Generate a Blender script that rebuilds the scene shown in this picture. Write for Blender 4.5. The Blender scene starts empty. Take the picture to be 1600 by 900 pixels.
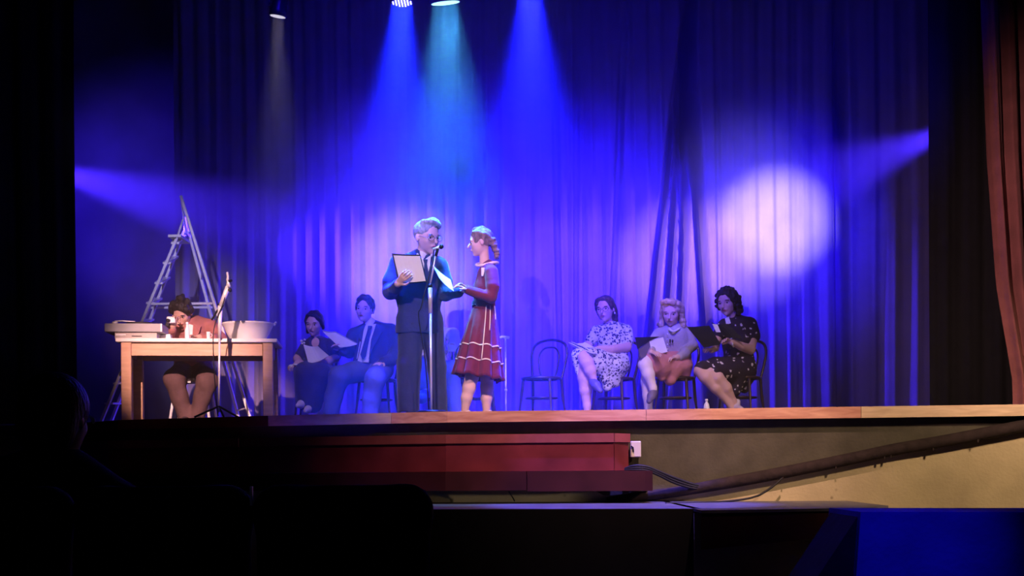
import bpy, math, random
import numpy as np
from mathutils import Vector, Matrix

random.seed(7)
SC = bpy.context.scene
COL = SC.collection
R_ = math.radians

# ------------------------------------------------------------------ camera
F, CX, CY, EYE, ROLL = 2000.0, 800.0, 730.0, 1.0, R_(0.4)
RX = np.array([math.cos(ROLL), 0, -math.sin(ROLL)])
UP = np.array([math.sin(ROLL), 0, math.cos(ROLL)])
ST = 1.49                                   # height of the stage floor


def W(x, y, D):
    """world point that stands at depth D along the line of sight of photo pixel (x, y)"""
    return (x - CX) / F * D * RX + (CY - y) / F * D * UP + np.array([0, D, EYE])


cam = bpy.data.cameras.new('camera')
cam.lens = 36.0 * F / 1600.0
cam.sensor_width = 36.0
cam.shift_y = (CY - 450.0) / 1600.0
cam.clip_end = 200
cam_o = bpy.data.objects.new('camera', cam)
COL.objects.link(cam_o)
cam_o.matrix_world = Matrix(((RX[0], UP[0], 0, 0), (RX[1], UP[1], -1, 0), (RX[2], UP[2], 0, EYE), (0, 0, 0, 1)))
SC.camera = cam_o

# ------------------------------------------------------------------ world, view
wd = bpy.data.worlds.new('world')
SC.world = wd
wd.use_nodes = True
wd.node_tree.nodes['Background'].inputs[0].default_value = (0.30, 0.32, 0.75, 1)
wd.node_tree.nodes['Background'].inputs[1].default_value = 0.0075
SC.view_settings.view_transform = 'Standard'
SC.view_settings.look = 'None'
SC.view_settings.exposure = 0.0
SC.view_settings.gamma = 1.0
SC.view_settings.use_curve_mapping = False
SC.cycles.use_denoising = True
SC.cycles.volume_bounces = 0
SC.cycles.max_bounces = 5
SC.cycles.diffuse_bounces = 3
SC.cycles.sample_clamp_indirect = 4.0


def spot(name, pos, target, power, color, angle, blend=0.6, radius=0.05):
    l = bpy.data.lights.new(name, 'SPOT')
    l.energy = power
    l.color = color
    l.spot_size = R_(angle)
    l.spot_blend = blend
    l.shadow_soft_size = radius
    o = bpy.data.objects.new(name, l)
    COL.objects.link(o)
    o.location = Vector(pos)
    o.rotation_euler = (Vector(target) - Vector(pos)).to_track_quat('-Z', 'Y').to_euler()
    return o


def point(name, pos, power, color, radius=0.15):
    l = bpy.data.lights.new(name, 'POINT')
    l.energy = power
    l.color = color
    l.shadow_soft_size = radius
    o = bpy.data.objects.new(name, l)
    COL.objects.link(o)
    o.location = Vector(pos)
    return o


BLUE = (0.018, 0.003, 1.0)
VIO = (0.055, 0.018, 1.0)
PINK = (1.0, 0.66, 0.86)
# blue washes on the back curtain, added above the stalls with no visible source
spot('blue_wash_light', (-0.6, 4.0, 7.0), W(690, 400, 15.4), 29000, BLUE, 22, 1.0, 0.45)
spot('blue_wash_light', (1.2, 4.0, 7.0), W(930, 425, 15.4), 29000, BLUE, 21, 1.0, 0.45)
spot('blue_wash_light', (2.6, 4.0, 7.0), W(1220, 360, 15.4), 18000, BLUE, 15, 1.0, 0.45)
# side lights in the wings
spot('wing_light', W(45, 256, 14.0), W(640, 425, 15.1), 14000, VIO, 30, 0.9)
spot('wing_light', W(1500, 196, 14.0), W(1000, 400, 14.9), 7000, VIO, 36, 0.9)
# visible beams from the bar
def beam(name, pos, target, power, color, spread, size):
    l = bpy.data.lights.new(name, 'AREA')
    l.shape = 'DISK'
    l.size = size
    l.spread = R_(spread)
    l.energy = power
    l.color = color
    o = bpy.data.objects.new(name, l)
    COL.objects.link(o)
    o.location = Vector(pos)
    o.rotation_euler = (Vector(target) - Vector(pos)).to_track_quat('-Z', 'Y').to_euler()


BARD = 11.75                                # depth of the lighting bar
beam('beam_light', W(628, 8, BARD), W(606, 560, BARD + .3), 260, (0.006, 0.014, 1.0), 36, 0.2)
beam('beam_light', W(697, 9, BARD), W(700, 560, BARD), 62, (0.05, 0.34, 0.75), 42, 0.25)
beam('beam_light', W(828, -12, BARD), W(836, 560, BARD + .4), 370, (0.006, 0.008, 1.0), 42, 0.22)
beam('beam_light', W(434, 31, BARD), W(437, 560, BARD), 1.5, (0.9, 0.75, 1.0), 26, 0.1)
# spots from the front of the house
spot('follow_spot', (-1.5, -7, 5.2), W(640, 430, 15.4), 40000, (1.0, 0.72, 0.93), 4.8, 1.0)
spot('follow_spot', (-2.6, -5.0, 2.8), W(1212, 345, 15.4), 66000, (1.0, 0.80, 0.92), 4.1, 1.0)
spot('follow_spot', (-2.6, -5.0, 2.8), W(1165, 385, 15.4), 24000, (1.0, 0.66, 0.92), 4.8, 1.0)
spot('follow_spot', (-5.0, -5.0, 2.8), W(1068, 410, 15.4), 32000, (1.0, 0.52, 0.88), 4.8, 1.0)
spot('follow_spot', (-2.6, -5.0, 2.8), W(900, 440, 15.4), 6000, (1.0, 0.42, 0.9), 5.5, 1.0)  # added weak spot that tints the middle of the curtain purple
spot('front_spot', (-1.6, 5.0, 6.4), W(705, 520, 11.8), 1900, PINK, 18, 0.9)
spot('front_spot', (-2.6, 4.0, 5.6), W(298, 552, 13.0), 10500, (1.0, 0.54, 0.50), 11, 0.9)
spot('front_spot', (0.6, 7.4, 7.2), W(1035, 595, 13.2), 1350, (0.85, 0.58, 1.0), 20, 0.9)
spot('front_spot', (-1.6, 7.0, 7.0), W(515, 585, 13.3), 750, (0.80, 0.55, 1.0), 16, 0.9)
spot('front_spot', (-3.2, 4.0, 6.2), W(285, 420, 14.0), 2600, (0.62, 0.52, 1.0), 9, 1.0)  # added spot to brighten the ladder, no visible source
spot('wing_light', W(40, 240, 14.3), W(210, 330, 16.6), 230, VIO, 90, 1.0)  # added blue fill for the left wall, not one of the wing lamps
# house lamp beyond the right of the picture, lights apron and front curtain
spot('house_side_spot', (4.9, 7.6, 3.4), (3.3, 10.8, 0.8), 560, (1.0, 0.66, 0.42), 64, 0.9, 0.15)
spot('apron_spot', (2.0, 6.8, 6.0), W(980, 690, 11.0), 2200, (1.0, 0.58, 0.50), 44, 1.0)
spot('house_side_spot', (2.2, 8.3, 2.8), W(1650, 420, 11.3), 300, (1.0, 0.56, 0.52), 66, 1.0)  # added spot to brighten the front curtain, no lamp stands here
spot('house_side_spot', (4.4, 8.3, 0.95), (-0.2, 11.3, 0.74), 200, (1.0, 0.80, 0.66), 10, 0.8)  # added low fill for the wall strip under the bench
spot('ledge_light', (0.9, 10.15, 6.4), (0.9, 10.2, 0.7), 5000, (0.16, 0.12, 1.0), 26, 0.5)  # added blue spill on the ledge top, invented source overhead
spot('cover_light', (1.6, 3.0, 5.5), W(1400, 830, 7.0), 800, (0.06, 0.04, 1.0), 14, 1.0)  # added blue spot to make the covered box show, invented source


# ------------------------------------------------------------------ materials
def new_mat(name):
    m = bpy.data.materials.new(name)
    m.use_nodes = True
    nt = m.node_tree
    return m, nt, nt.nodes['Principled BSDF']


def mat(name, col, rough=0.7, metal=0.0, var=0.18, scale=9.0, bump=0.0, bscale=60.0, spec=0.3, sheen=0.0, stretch=None):
    m, nt, b = new_mat(name)
    N, L = nt.nodes, nt.links
    tc = N.new('ShaderNodeTexCoord')
    src = tc.outputs['Object']
    if stretch:
        mp = N.new('ShaderNodeMapping')
        mp.inputs['Scale'].default_value = stretch
        L.new(src, mp.inputs[0])
        src = mp.outputs[0]
    n = N.new('ShaderNodeTexNoise')
    n.inputs['Scale'].default_value = scale
    n.inputs['Detail'].default_value = 5
    L.new(src, n.inputs['Vector'])
    r = N.new('ShaderNodeValToRGB')
    lo = [max(0, c * (1 - var)) for c in col]
    hi = [min(1, c * (1 + var)) for c in col]
    r.color_ramp.elements[0].position = 0.3
    r.color_ramp.elements[1].position = 0.7
    r.color_ramp.elements[0].color = (*lo, 1)
    r.color_ramp.elements[1].color = (*hi, 1)
    L.new(n.outputs['Fac'], r.inputs['Fac'])
    L.new(r.outputs['Color'], b.inputs['Base Color'])
    b.inputs['Roughness'].default_value = rough
    b.inputs['Metallic'].default_value = metal
    b.inputs['Specular IOR Level'].default_value = spec
    if sheen:
        b.inputs['Sheen Weight'].default_value = sheen
    if bump:
        n2 = N.new('ShaderNodeTexNoise')
        n2.inputs['Scale'].default_value = bscale
        n2.inputs['Detail'].default_value = 3
        L.new(src, n2.inputs['Vector'])
        bp = N.new('ShaderNodeBump')
        bp.inputs['Strength'].default_value = bump
        bp.inputs['Distance'].default_value = 0.02
        L.new(n2.outputs['Fac'], bp.inputs['Height'])
        L.new(bp.outputs['Normal'], b.inputs['Normal'])
    return m


def print_mat(name, ground, ink, scale, thr, soft=0.03, sparse=0.0, rough=0.8):
    """cloth with a small print of blots: voronoi cells, some of them left plain"""
    m, nt, b = new_mat(name)
    N, L = nt.nodes, nt.links
    tc = N.new('ShaderNodeTexCoord')
    nz = N.new('ShaderNodeTexNoise')
    nz.inputs['Scale'].default_value = scale * 0.9
    L.new(tc.outputs['Object'], nz.inputs['Vector'])
    mx = N.new('ShaderNodeMix')
    mx.data_type = 'VECTOR'
    mx.inputs['Factor'].default_value = 0.05
    L.new(tc.outputs['Object'], mx.inputs[4])
    L.new(nz.outputs['Color'], mx.inputs[5])
    v = N.new('ShaderNodeTexVoronoi')
    v.inputs['Scale'].default_value = scale
    L.new(mx.outputs[1], v.inputs['Vector'])
    r = N.new('ShaderNodeValToRGB')
    r.color_ramp.elements[0].position = thr
    r.color_ramp.elements[1].position = thr + soft
    r.color_ramp.elements[0].color = (1, 1, 1, 1)
    r.color_ramp.elements[1].color = (0, 0, 0, 1)
    L.new(v.outputs['Distance'], r.inputs['Fac'])
    sep = N.new('ShaderNodeSeparateColor')
    L.new(v.outputs['Color'], sep.inputs[0])
    gt = N.new('ShaderNodeMath')
    gt.operation = 'GREATER_THAN'
    gt.inputs[1].default_value = sparse
    L.new(sep.outputs[0], gt.inputs[0])
    mu = N.new('ShaderNodeMath')
    mu.operation = 'MULTIPLY'
    L.new(r.outputs['Color'], mu.inputs[0])
    L.new(gt.outputs[0], mu.inputs[1])
    mc = N.new('ShaderNodeMix')
    mc.data_type = 'RGBA'
    L.new(mu.outputs[0], mc.inputs['Factor'])
    mc.inputs[6].default_value = (*ground, 1)
    mc.inputs[7].default_value = (*ink, 1)
    L.new(mc.outputs[2], b.inputs['Base Color'])
    b.inputs['Roughness'].default_value = rough
    b.inputs['Specular IOR Level'].default_value = 0.2
    return m


def wood_mat(name, a, c, rough=0.5, scale=3.0):
    m, nt, b = new_mat(name)
    N, L = nt.nodes, nt.links
    tc = N.new('ShaderNodeTexCoord')
    mp = N.new('ShaderNodeMapping')
    mp.inputs['Scale'].default_value = (1.0, 6.0, 9.0)
    L.new(tc.outputs['Object'], mp.inputs[0])
    n = N.new('ShaderNodeTexNoise')
    n.inputs['Scale'].default_value = scale
    n.inputs['Detail'].default_value = 7
    n.inputs['Distortion'].default_value = 0.6
    L.new(mp.outputs[0], n.inputs['Vector'])
    r = N.new('ShaderNodeValToRGB')
    r.color_ramp.elements[0].position = 0.32
    r.color_ramp.elements[1].position = 0.68
    r.color_ramp.elements[0].color = (*a, 1)
    r.color_ramp.elements[1].color = (*c, 1)
    L.new(n.outputs['Fac'], r.inputs['Fac'])
    L.new(r.outputs['Color'], b.inputs['Base Color'])
    b.inputs['Roughness'].default_value = rough
    bp = N.new('ShaderNodeBump')
    bp.inputs['Strength'].default_value = 0.15
    bp.inputs['Distance'].default_value = 0.01
    L.new(n.outputs['Fac'], bp.inputs['Height'])
    L.new(bp.outputs['Normal'], b.inputs['Normal'])
    return m


def glow_mat(name, col, strength):
    m, nt, b = new_mat(name)
    b.inputs['Base Color'].default_value = (0.05, 0.05, 0.05, 1)
    b.inputs['Emission Color'].default_value = (*col, 1)
    b.inputs['Emission Strength'].default_value = strength
    return m


def plaster_mat(name):
    m, nt, b = new_mat(name)
    N, L = nt.nodes, nt.links
    tc = N.new('ShaderNodeTexCoord')
    n = N.new('ShaderNodeTexNoise')
    n.inputs['Scale'].default_value = 2.2
    n.inputs['Detail'].default_value = 8
    L.new(tc.outputs['Object'], n.inputs['Vector'])
    r = N.new('ShaderNodeValToRGB')
    r.color_ramp.elements[0].position = 0.3
    r.color_ramp.elements[1].position = 0.7
    r.color_ramp.elements[0].color = (0.40, 0.34, 0.20, 1)
    r.color_ramp.elements[1].color = (0.56, 0.48, 0.28, 1)
    L.new(n.outputs['Fac'], r.inputs['Fac'])
    v = N.new('ShaderNodeTexVoronoi')
    v.inputs['Scale'].default_value = 9.0
    L.new(tc.outputs['Object'], v.inputs['Vector'])
    r2 = N.new('ShaderNodeValToRGB')
    r2.color_ramp.elements[0].position = 0.06
    r2.color_ramp.elements[1].position = 0.16
    r2.color_ramp.elements[0].color = (0.35, 0.33, 0.30, 1)
    r2.color_ramp.elements[1].color = (1, 1, 1, 1)
    L.new(v.outputs['Distance'], r2.inputs['Fac'])
    n3 = N.new('ShaderNodeTexNoise')
    n3.inputs['Scale'].default_value = 1.7
    L.new(tc.outputs['Object'], n3.inputs['Vector'])
    r3 = N.new('ShaderNodeValToRGB')
    r3.color_ramp.elements[0].position = 0.5
    r3.color_ramp.elements[1].position = 0.66
    L.new(n3.outputs['Fac'], r3.inputs['Fac'])
    mx = N.new('ShaderNodeMix')
    mx.data_type = 'RGBA'
    mx.blend_type = 'MULTIPLY'
    L.new(r3.outputs['Color'], mx.inputs['Factor'])
    L.new(r.outputs['Color'], mx.inputs[6])
    L.new(r2.outputs['Color'], mx.inputs[7])
    L.new(mx.outputs[2], b.inputs['Base Color'])
    b.inputs['Roughness'].default_value = 0.9
    bp = N.new('ShaderNodeBump')
    bp.inputs['Strength'].default_value = 0.3
    bp.inputs['Distance'].default_value = 0.01
    n4 = N.new('ShaderNodeTexNoise')
    n4.inputs['Scale'].default_value = 40
    L.new(tc.outputs['Object'], n4.inputs['Vector'])
    L.new(n4.outputs['Fac'], bp.inputs['Height'])
    L.new(bp.outputs['Normal'], b.inputs['Normal'])
    return m


M = {
    'skin': mat('skin', (0.72, 0.47, 0.38), 0.55, var=0.06),
    'skin_tan': mat('skin_tan', (0.62, 0.38, 0.30), 0.55, var=0.06),
    'stocking': mat('stocking', (0.80, 0.72, 0.72), 0.6, var=0.05),
    'white_sock': mat('white_sock', (0.85, 0.85, 0.85), 0.8, var=0.05),
    'navy': mat('navy_suit_cloth', (0.020, 0.026, 0.11), 0.75, var=0.2, bump=0.25, bscale=30, sheen=0.25),
    'navy_trouser': mat('navy_trouser_cloth', (0.026, 0.030, 0.085), 0.8, var=0.2, bump=0.25, bscale=25, sheen=0.2),
    'blue_suit': mat('blue_suit_cloth', (0.035, 0.04, 0.085), 0.8, var=0.2, bump=0.25, bscale=25, sheen=0.2),
    'grey_trouser': mat('grey_trouser_cloth', (0.12, 0.13, 0.20), 0.8, var=0.15, bump=0.3, bscale=22),
    'pale_trouser': mat('pale_trouser_cloth', (0.26, 0.30, 0.40), 0.8, var=0.12, bump=0.3, bscale=22),
    'brown_jacket': mat('brown_jacket_cloth', (0.36, 0.14, 0.13), 0.85, var=0.2, bump=0.3, bscale=25),
    'brown_trouser': mat('brown_trouser_cloth', (0.10, 0.055, 0.055), 0.85, var=0.2, bump=0.3, bscale=25),
    'black_dress': mat('black_dress_cloth', (0.035, 0.030, 0.045), 0.8, var=0.25, bump=0.3, bscale=25, sheen=0.2),
    'maroon': mat('maroon_dress_cloth', (0.15, 0.012, 0.045), 0.75, var=0.2, bump=0.2, bscale=30, sheen=0.2),
    'white': mat('white_cloth', (0.82, 0.82, 0.80), 0.75, var=0.05),
    'trim': mat('cream_ribbon', (0.85, 0.72, 0.64), 0.6, var=0.05),
    'paper': mat('paper', (0.80, 0.79, 0.76), 0.8, var=0.04),
    'black': mat('black_card', (0.012, 0.012, 0.016), 0.55, var=0.2),
    'black_cloth': mat('black_drape', (0.012, 0.012, 0.014), 0.95, var=0.3, bump=0.2, bscale=20),
    'print_white': print_mat('white_print_cloth', (0.74, 0.74, 0.76), (0.03, 0.03, 0.07), 38, 0.43, 0.05, 0.12),
    'print_dark': print_mat('dark_print_cloth', (0.030, 0.020, 0.035), (0.75, 0.72, 0.72), 21, 0.28, 0.05, 0.6),
    'cardigan': mat('grey_cardigan', (0.46, 0.42, 0.42), 0.85, var=0.12, bump=0.3, bscale=90),
    'pink_skirt': mat('pink_skirt_cloth', (0.62, 0.26, 0.24), 0.85, var=0.15, bump=0.25, bscale=25),
    'hair_grey': mat('grey_hair', (0.26, 0.26, 0.28), 0.5, var=0.35, scale=40, bump=0.6, bscale=90, stretch=(1, 1, 0.4)),
    'hair_dark': mat('dark_hair', (0.022, 0.014, 0.014), 0.45, var=0.4, scale=40, bump=0.6, bscale=90, stretch=(1, 1, 0.4)),
    'hair_brown': mat('brown_hair', (0.075, 0.040, 0.030), 0.45, var=0.4, scale=40, bump=0.6, bscale=90, stretch=(1, 1, 0.4)),
    'hair_light': mat('light_brown_hair', (0.26, 0.17, 0.12), 0.42, var=0.4, scale=40, bump=0.6, bscale=90, stretch=(1, 1, 0.4)),
    'hair_blonde': mat('blonde_hair', (0.55, 0.42, 0.28), 0.45, var=0.3, scale=40, bump=0.6, bscale=90, stretch=(1, 1, 0.4)),
    'eye': mat('eye_white', (0.75, 0.73, 0.72), 0.3, var=0.02),
    'iris': mat('iris', (0.02, 0.015, 0.015), 0.2, var=0.05),
    'lip': mat('lips', (0.42, 0.10, 0.11), 0.5, var=0.05),
    'shoe_black': mat('black_leather', (0.018, 0.016, 0.018), 0.35, var=0.2),
    'shoe_grey': mat('grey_leather', (0.14, 0.12, 0.16), 0.45, var=0.2),
    'shoe_pale': mat('pale_leather', (0.60, 0.52, 0.50), 0.5, var=0.1),
    'metal': mat('bare_aluminium', (0.85, 0.85, 0.88), 0.4, 0.1, var=0.1),
    'chrome': mat('chrome', (0.85, 0.85, 0.87), 0.25, 0.4, var=0.04),
    'black_metal': mat('black_metal', (0.02, 0.02, 0.022), 0.4, 0.3, var=0.2),
    'bentwood': mat('dark_bentwood', (0.050, 0.026, 0.020), 0.28, var=0.3, scale=20, spec=0.6),
    'table_wood': wood_mat('pale_table_wood', (0.50, 0.28, 0.15), (0.62, 0.38, 0.22)),
    'table_top': mat('white_table_top', (0.82, 0.78, 0.72), 0.5, var=0.05),
    'enamel': mat('white_enamel', (0.74, 0.74, 0.74), 0.35, var=0.05),
    'grey_box': mat('grey_plastic', (0.34, 0.34, 0.35), 0.5, var=0.08),
    'beige_box': mat('beige_box', (0.46, 0.42, 0.38), 0.6, var=0.08),
    'glassy': mat('milk_glass', (0.80, 0.80, 0.82), 0.15, var=0.03),
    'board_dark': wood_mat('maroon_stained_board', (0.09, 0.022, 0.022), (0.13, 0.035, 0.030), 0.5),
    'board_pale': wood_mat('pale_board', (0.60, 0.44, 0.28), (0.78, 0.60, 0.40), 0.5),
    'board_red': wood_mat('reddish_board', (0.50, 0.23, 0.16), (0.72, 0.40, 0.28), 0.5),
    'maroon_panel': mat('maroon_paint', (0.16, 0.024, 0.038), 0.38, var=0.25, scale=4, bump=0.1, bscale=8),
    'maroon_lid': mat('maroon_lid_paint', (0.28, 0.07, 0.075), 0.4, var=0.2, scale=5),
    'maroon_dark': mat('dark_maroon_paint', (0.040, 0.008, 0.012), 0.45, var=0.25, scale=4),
    'plaster': plaster_mat('cream_plaster'),
    'olive': mat('olive_cloth', (0.082, 0.076, 0.055), 0.95, var=0.2, scale=5, bump=0.2, bscale=40),
    'roll': mat('dark_rolled_cloth', (0.030, 0.020, 0.020), 0.9, var=0.3, scale=12, bump=0.3, bscale=30),
    'stage_boards': wood_mat('stage_boards', (0.06, 0.045, 0.04), (0.10, 0.07, 0.06), 0.6),
    'curtain': mat('mauve_curtain_cloth', (0.27, 0.235, 0.40), 0.85, var=0.12, scale=3, bump=0.12, bscale=60, sheen=0.1),
    'front_curtain': mat('rust_velvet', (0.22, 0.075, 0.075), 0.9, var=0.2, scale=5, bump=0.2, bscale=40, sheen=0.2),
    'wall': mat('dark_wall_paint', (0.25, 0.25, 0.36), 0.9, var=0.2, scale=2),
    'black_paint': mat('black_paint', (0.004, 0.004, 0.006), 0.6, var=0.3, scale=4),
    'ledge_top': mat('dark_lino', (0.10, 0.10, 0.13), 0.4, var=0.3, scale=5),
    'blue_cloth': mat('blue_cover_cloth', (0.03, 0.03, 0.42), 0.85, var=0.15, scale=4, bump=0.2, bscale=30),
    'seat_cloth': mat('black_upholstery', (0.010, 0.009, 0.011), 0.9, var=0.3, bump=0.2, bscale=60),
    'floor': mat('dark_floor', (0.10, 0.075, 0.07), 0.7, var=0.25, scale=3),
    'socket': mat('cream_plastic', (0.62, 0.58, 0.48), 0.5, var=0.05),
    'led_blue': glow_mat('blue_led', (0.12, 0.12, 1.0), 14),
    'lamp_teal': glow_mat('teal_lens', (0.45, 0.95, 1.0), 1.6),
    'lamp_white': glow_mat('white_lens', (0.9, 0.85, 1.0), .7),
}


# ------------------------------------------------------------------ mesh building
def link(o):
    COL.objects.link(o)
    return o


def tag(o, label=None, cat=None, group=None, kind=None):
    if label:
        o['label'] = label
    if cat:
        o['category'] = cat
    if group:
        o['group'] = group
    if kind:
        o['kind'] = kind
    return o


def empty(name, loc, rz=0.0):
    o = link(bpy.data.objects.new(name, None))
    o.location = Vector(loc)
    o.rotation_euler = (0, 0, rz)
    o.empty_display_size = 0.1
    return o


def nrm(v):
    v = np.asarray(v, float)
    n = np.linalg.norm(v)
    return v / n if n > 1e-9 else v


def mesh_obj(name, V, Fc, material, origin, parent=None, smooth=True):
    V = np.asarray(V, float) - np.asarray(origin, float)
    me = bpy.data.meshes.new(name)
    me.from_pydata(V.tolist(), [], Fc if isinstance(Fc, list) else Fc.tolist())
    me.materials.append(material)
    me.validate()
    if smooth:
        me.polygons.foreach_set('use_smooth', [True] * len(me.polygons))
    me.update()
    o = link(bpy.data.objects.new(name, me))
    if parent is not None:
        o.parent = parent
    else:
        o.location = Vector(origin)
    return o


class MB:
    def __init__(s):
        s.V, s.F = [], []

    def add(s, V, Fc):
        n = len(s.V)
        s.V += [tuple(v) for v in V]
        s.F += [tuple(i + n for i in f) for f in Fc]
        return s

    def box(s, c, half, ax=None, bev=0.0):
        ax = np.eye(3) if ax is None else np.asarray(ax, float)
        c = np.asarray(c, float)
        if not bev:
            P = [c + sx * half[0] * ax[0] + sy * half[1] * ax[1] + sz * half[2] * ax[2]
                 for sx in (-1, 1) for sy in (-1, 1) for sz in (-1, 1)]
            return s.add(P, [(0, 1, 3, 2), (4, 6, 7, 5), (0, 4, 5, 1), (2, 3, 7, 6), (0, 2, 6, 4), (1, 5, 7, 3)])
        # bevelled: stack of insets along axis 2
        b = min(bev, min(half) * 0.9)
        lev = [(-half[2], b), (-half[2] + b, 0), (half[2] - b, 0), (half[2], b)]
        P, Fc = [], []
        for z, ins in lev:
            hx, hy = half[0] - ins, half[1] - ins
            ring = [(-hx, -hy + (0 if ins else b)), (-hx + (0 if ins else b), -hy), (hx - (0 if ins else b), -hy), (hx, -hy + (0 if ins else b)),
                    (hx, hy - (0 if ins else b)), (hx - (0 if ins else b), hy), (-hx + (0 if ins else b), hy), (-hx, hy - (0 if ins else b))]
            P += [c + x * ax[0] + y * ax[1] + z * ax[2] for x, y in ring]
        for k in range(3):
            for i in range(8):
                j = (i + 1) % 8
                Fc.append((k * 8 + i, k * 8 + j, k * 8 + 8 + j, k * 8 + 8 + i))
        Fc.append(tuple(range(7, -1, -1)))
        Fc.append(tuple(range(24, 32)))
        return s.add(P, Fc)

    def tube(s, pts, r, seg=8, closed=False):
        P = [np.asarray(p, float) for p in pts]
        n = len(P)
        rs = r if hasattr(r, '__len__') else [r] * n
        V, Fc = [], []
        ref = None
        for i in range(n):
            if closed:
                t = nrm(P[(i + 1) % n] - P[i - 1])
            else:
                t = nrm(P[min(i + 1, n - 1)] - P[max(i - 1, 0)])
            if ref is None:
                ref = np.array([0, 0, 1.0]) if abs(t[2]) < 0.9 else np.array([1.0, 0, 0])
            a = nrm(ref - t * np.dot(ref, t))
            ref = a
            b = np.cross(t, a)
            for k in range(seg):
                q = 2 * math.pi * k / seg
                V.append(P[i] + rs[i] * (math.cos(q) * a + math.sin(q) * b))
        m = n if closed else n - 1
        for i in range(m):
            for k in range(seg):
                k2 = (k + 1) % seg
                i2 = (i + 1) % n
                Fc.append((i * seg + k, i * seg + k2, i2 * seg + k2, i2 * seg + k))
        if not closed:
            Fc.append(tuple(range(seg - 1, -1, -1)))
            Fc.append(tuple((n - 1) * seg + k for k in range(seg)))
        return s.add(V, Fc)

    def lathe(s, prof, c, axis=(0, 0, 1), seg=20, cap=True):
        c = np.asarray(c, float)
        w = nrm(axis)
        a = nrm(np.cross(w, (0, 1, 0) if abs(w[1]) < 0.9 else (1, 0, 0)))
        b = np.cross(w, a)
        V, Fc = [], []
        for r, z in prof:
            for k in range(seg):
                q = 2 * math.pi * k / seg
                V.append(c + r * (math.cos(q) * a + math.sin(q) * b) + z * w)
        for i in range(len(prof) - 1):
            for k in range(seg):
                k2 = (k + 1) % seg
                Fc.append((i * seg + k, i * seg + k2, (i + 1) * seg + k2, (i + 1) * seg + k))
        if cap:
            Fc.append(tuple(range(seg - 1, -1, -1)))
            Fc.append(tuple((len(prof) - 1) * seg + k for k in range(seg)))
        return s.add(V, Fc)

    def ell(s, c, ax, rad, seg=12, rings=8):
        c = np.asarray(c, float)
        V, Fc = [], []
        for i in range(1, rings):
            th = math.pi * i / rings
            for k in range(seg):
                q = 2 * math.pi * k / seg
                V.append(c + rad[0] * math.sin(th) * math.cos(q) * ax[0] + rad[1] * math.sin(th) * math.sin(q) * ax[1] + rad[2] * math.cos(th) * ax[2])
        for i in range(rings - 2):
            for k in range(seg):
                k2 = (k + 1) % seg
                Fc.append((i * seg + k, i * seg + k2, (i + 1) * seg + k2, (i + 1) * seg + k))
        t, bt = len(V), len(V) + 1
        V += [c + rad[2] * ax[2], c - rad[2] * ax[2]]
        for k in range(seg):
            k2 = (k + 1) % seg
            Fc.append((t, k2, k))
            Fc.append((bt, (rings - 2) * seg + k, (rings - 2) * seg + k2))
        return s.add(V, Fc)

    def sheet(s, c4, thick=0.003, bend=0.0, n=6):
        """a sheet of paper or card between four corners (a,b,c,d), bowed along its normal"""
        a, b, c, d = [np.asarray(p, float) for p in c4]
        nn = nrm(np.cross(b - a, d - a))
        V, Fc = [], []
        for side in (1, -1):
            for i in range(n + 1):
                for j in range(n + 1):
                    u, v = i / n, j / n
                    p = (a * (1 - u) + b * u) * (1 - v) + (d * (1 - u) + c * u) * v
                    V.append(p + nn * (bend * math.sin(math.pi * u) + side * thick / 2))
        q = (n + 1) * (n + 1)
        I = lambda i, j, o=0: o * q + i * (n + 1) + j
        for i in range(n):
            for j in range(n):
                Fc.append((I(i, j), I(i + 1, j), I(i + 1, j + 1), I(i, j + 1)))
                Fc.append((I(i, j, 1), I(i, j + 1, 1), I(i + 1, j + 1, 1), I(i + 1, j, 1)))
        for k in range(n):
            Fc.append((I(k, 0), I(k, 0, 1), I(k + 1, 0, 1), I(k + 1, 0)))
            Fc.append((I(k, n), I(k + 1, n), I(k + 1, n, 1), I(k, n, 1)))
            Fc.append((I(0, k), I(0, k + 1), I(0, k + 1, 1), I(0, k, 1)))
            Fc.append((I(n, k), I(n, k, 1), I(n, k + 1, 1), I(n, k + 1)))
        return s.add(V, Fc)

    def prism(s, poly, back):
        """polygon of world points extruded by the vector back"""
        P = [np.asarray(p, float) for p in poly]
        n = len(P)
        V = P + [p + np.asarray(back, float) for p in P]
        Fc = [tuple(range(n)), tuple(range(2 * n - 1, n - 1, -1))]
        for i in range(n):
            j = (i + 1) % n
            Fc.append((i, i + n, j + n, j))
        return s.add(V, Fc)

    def build(s, name, material, parent=None, origin=None, smooth=False):
        if origin is None:
            if parent is not None:
                r = parent
                while r.parent is not None:
                    r = r.parent
                origin = tuple(r.location)
            else:
                A = np.asarray(s.V)
                origin = ((A[:, 0].min() + A[:, 0].max()) / 2, (A[:, 1].min() + A[:, 1].max()) / 2, A[:, 2].min())
        return mesh_obj(name, s.V, s.F, material, origin, parent, smooth)


def smooth_pts(pts, n=6):
    """catmull-rom through the points"""
    P = [np.asarray(p, float) for p in pts]
    out = []
    for i in range(len(P) - 1):
        p0, p1, p2, p3 = P[max(i - 1, 0)], P[i], P[i + 1], P[min(i + 2, len(P) - 1)]
        for k in range(n):
            t = k / n
            out.append(0.5 * (2 * p1 + (p2 - p0) * t + (2 * p0 - 5 * p1 + 4 * p2 - p3) * t * t + (3 * p1 - p0 - 3 * p2 + p3) * t ** 3))
    out.append(P[-1])
    return out


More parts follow.
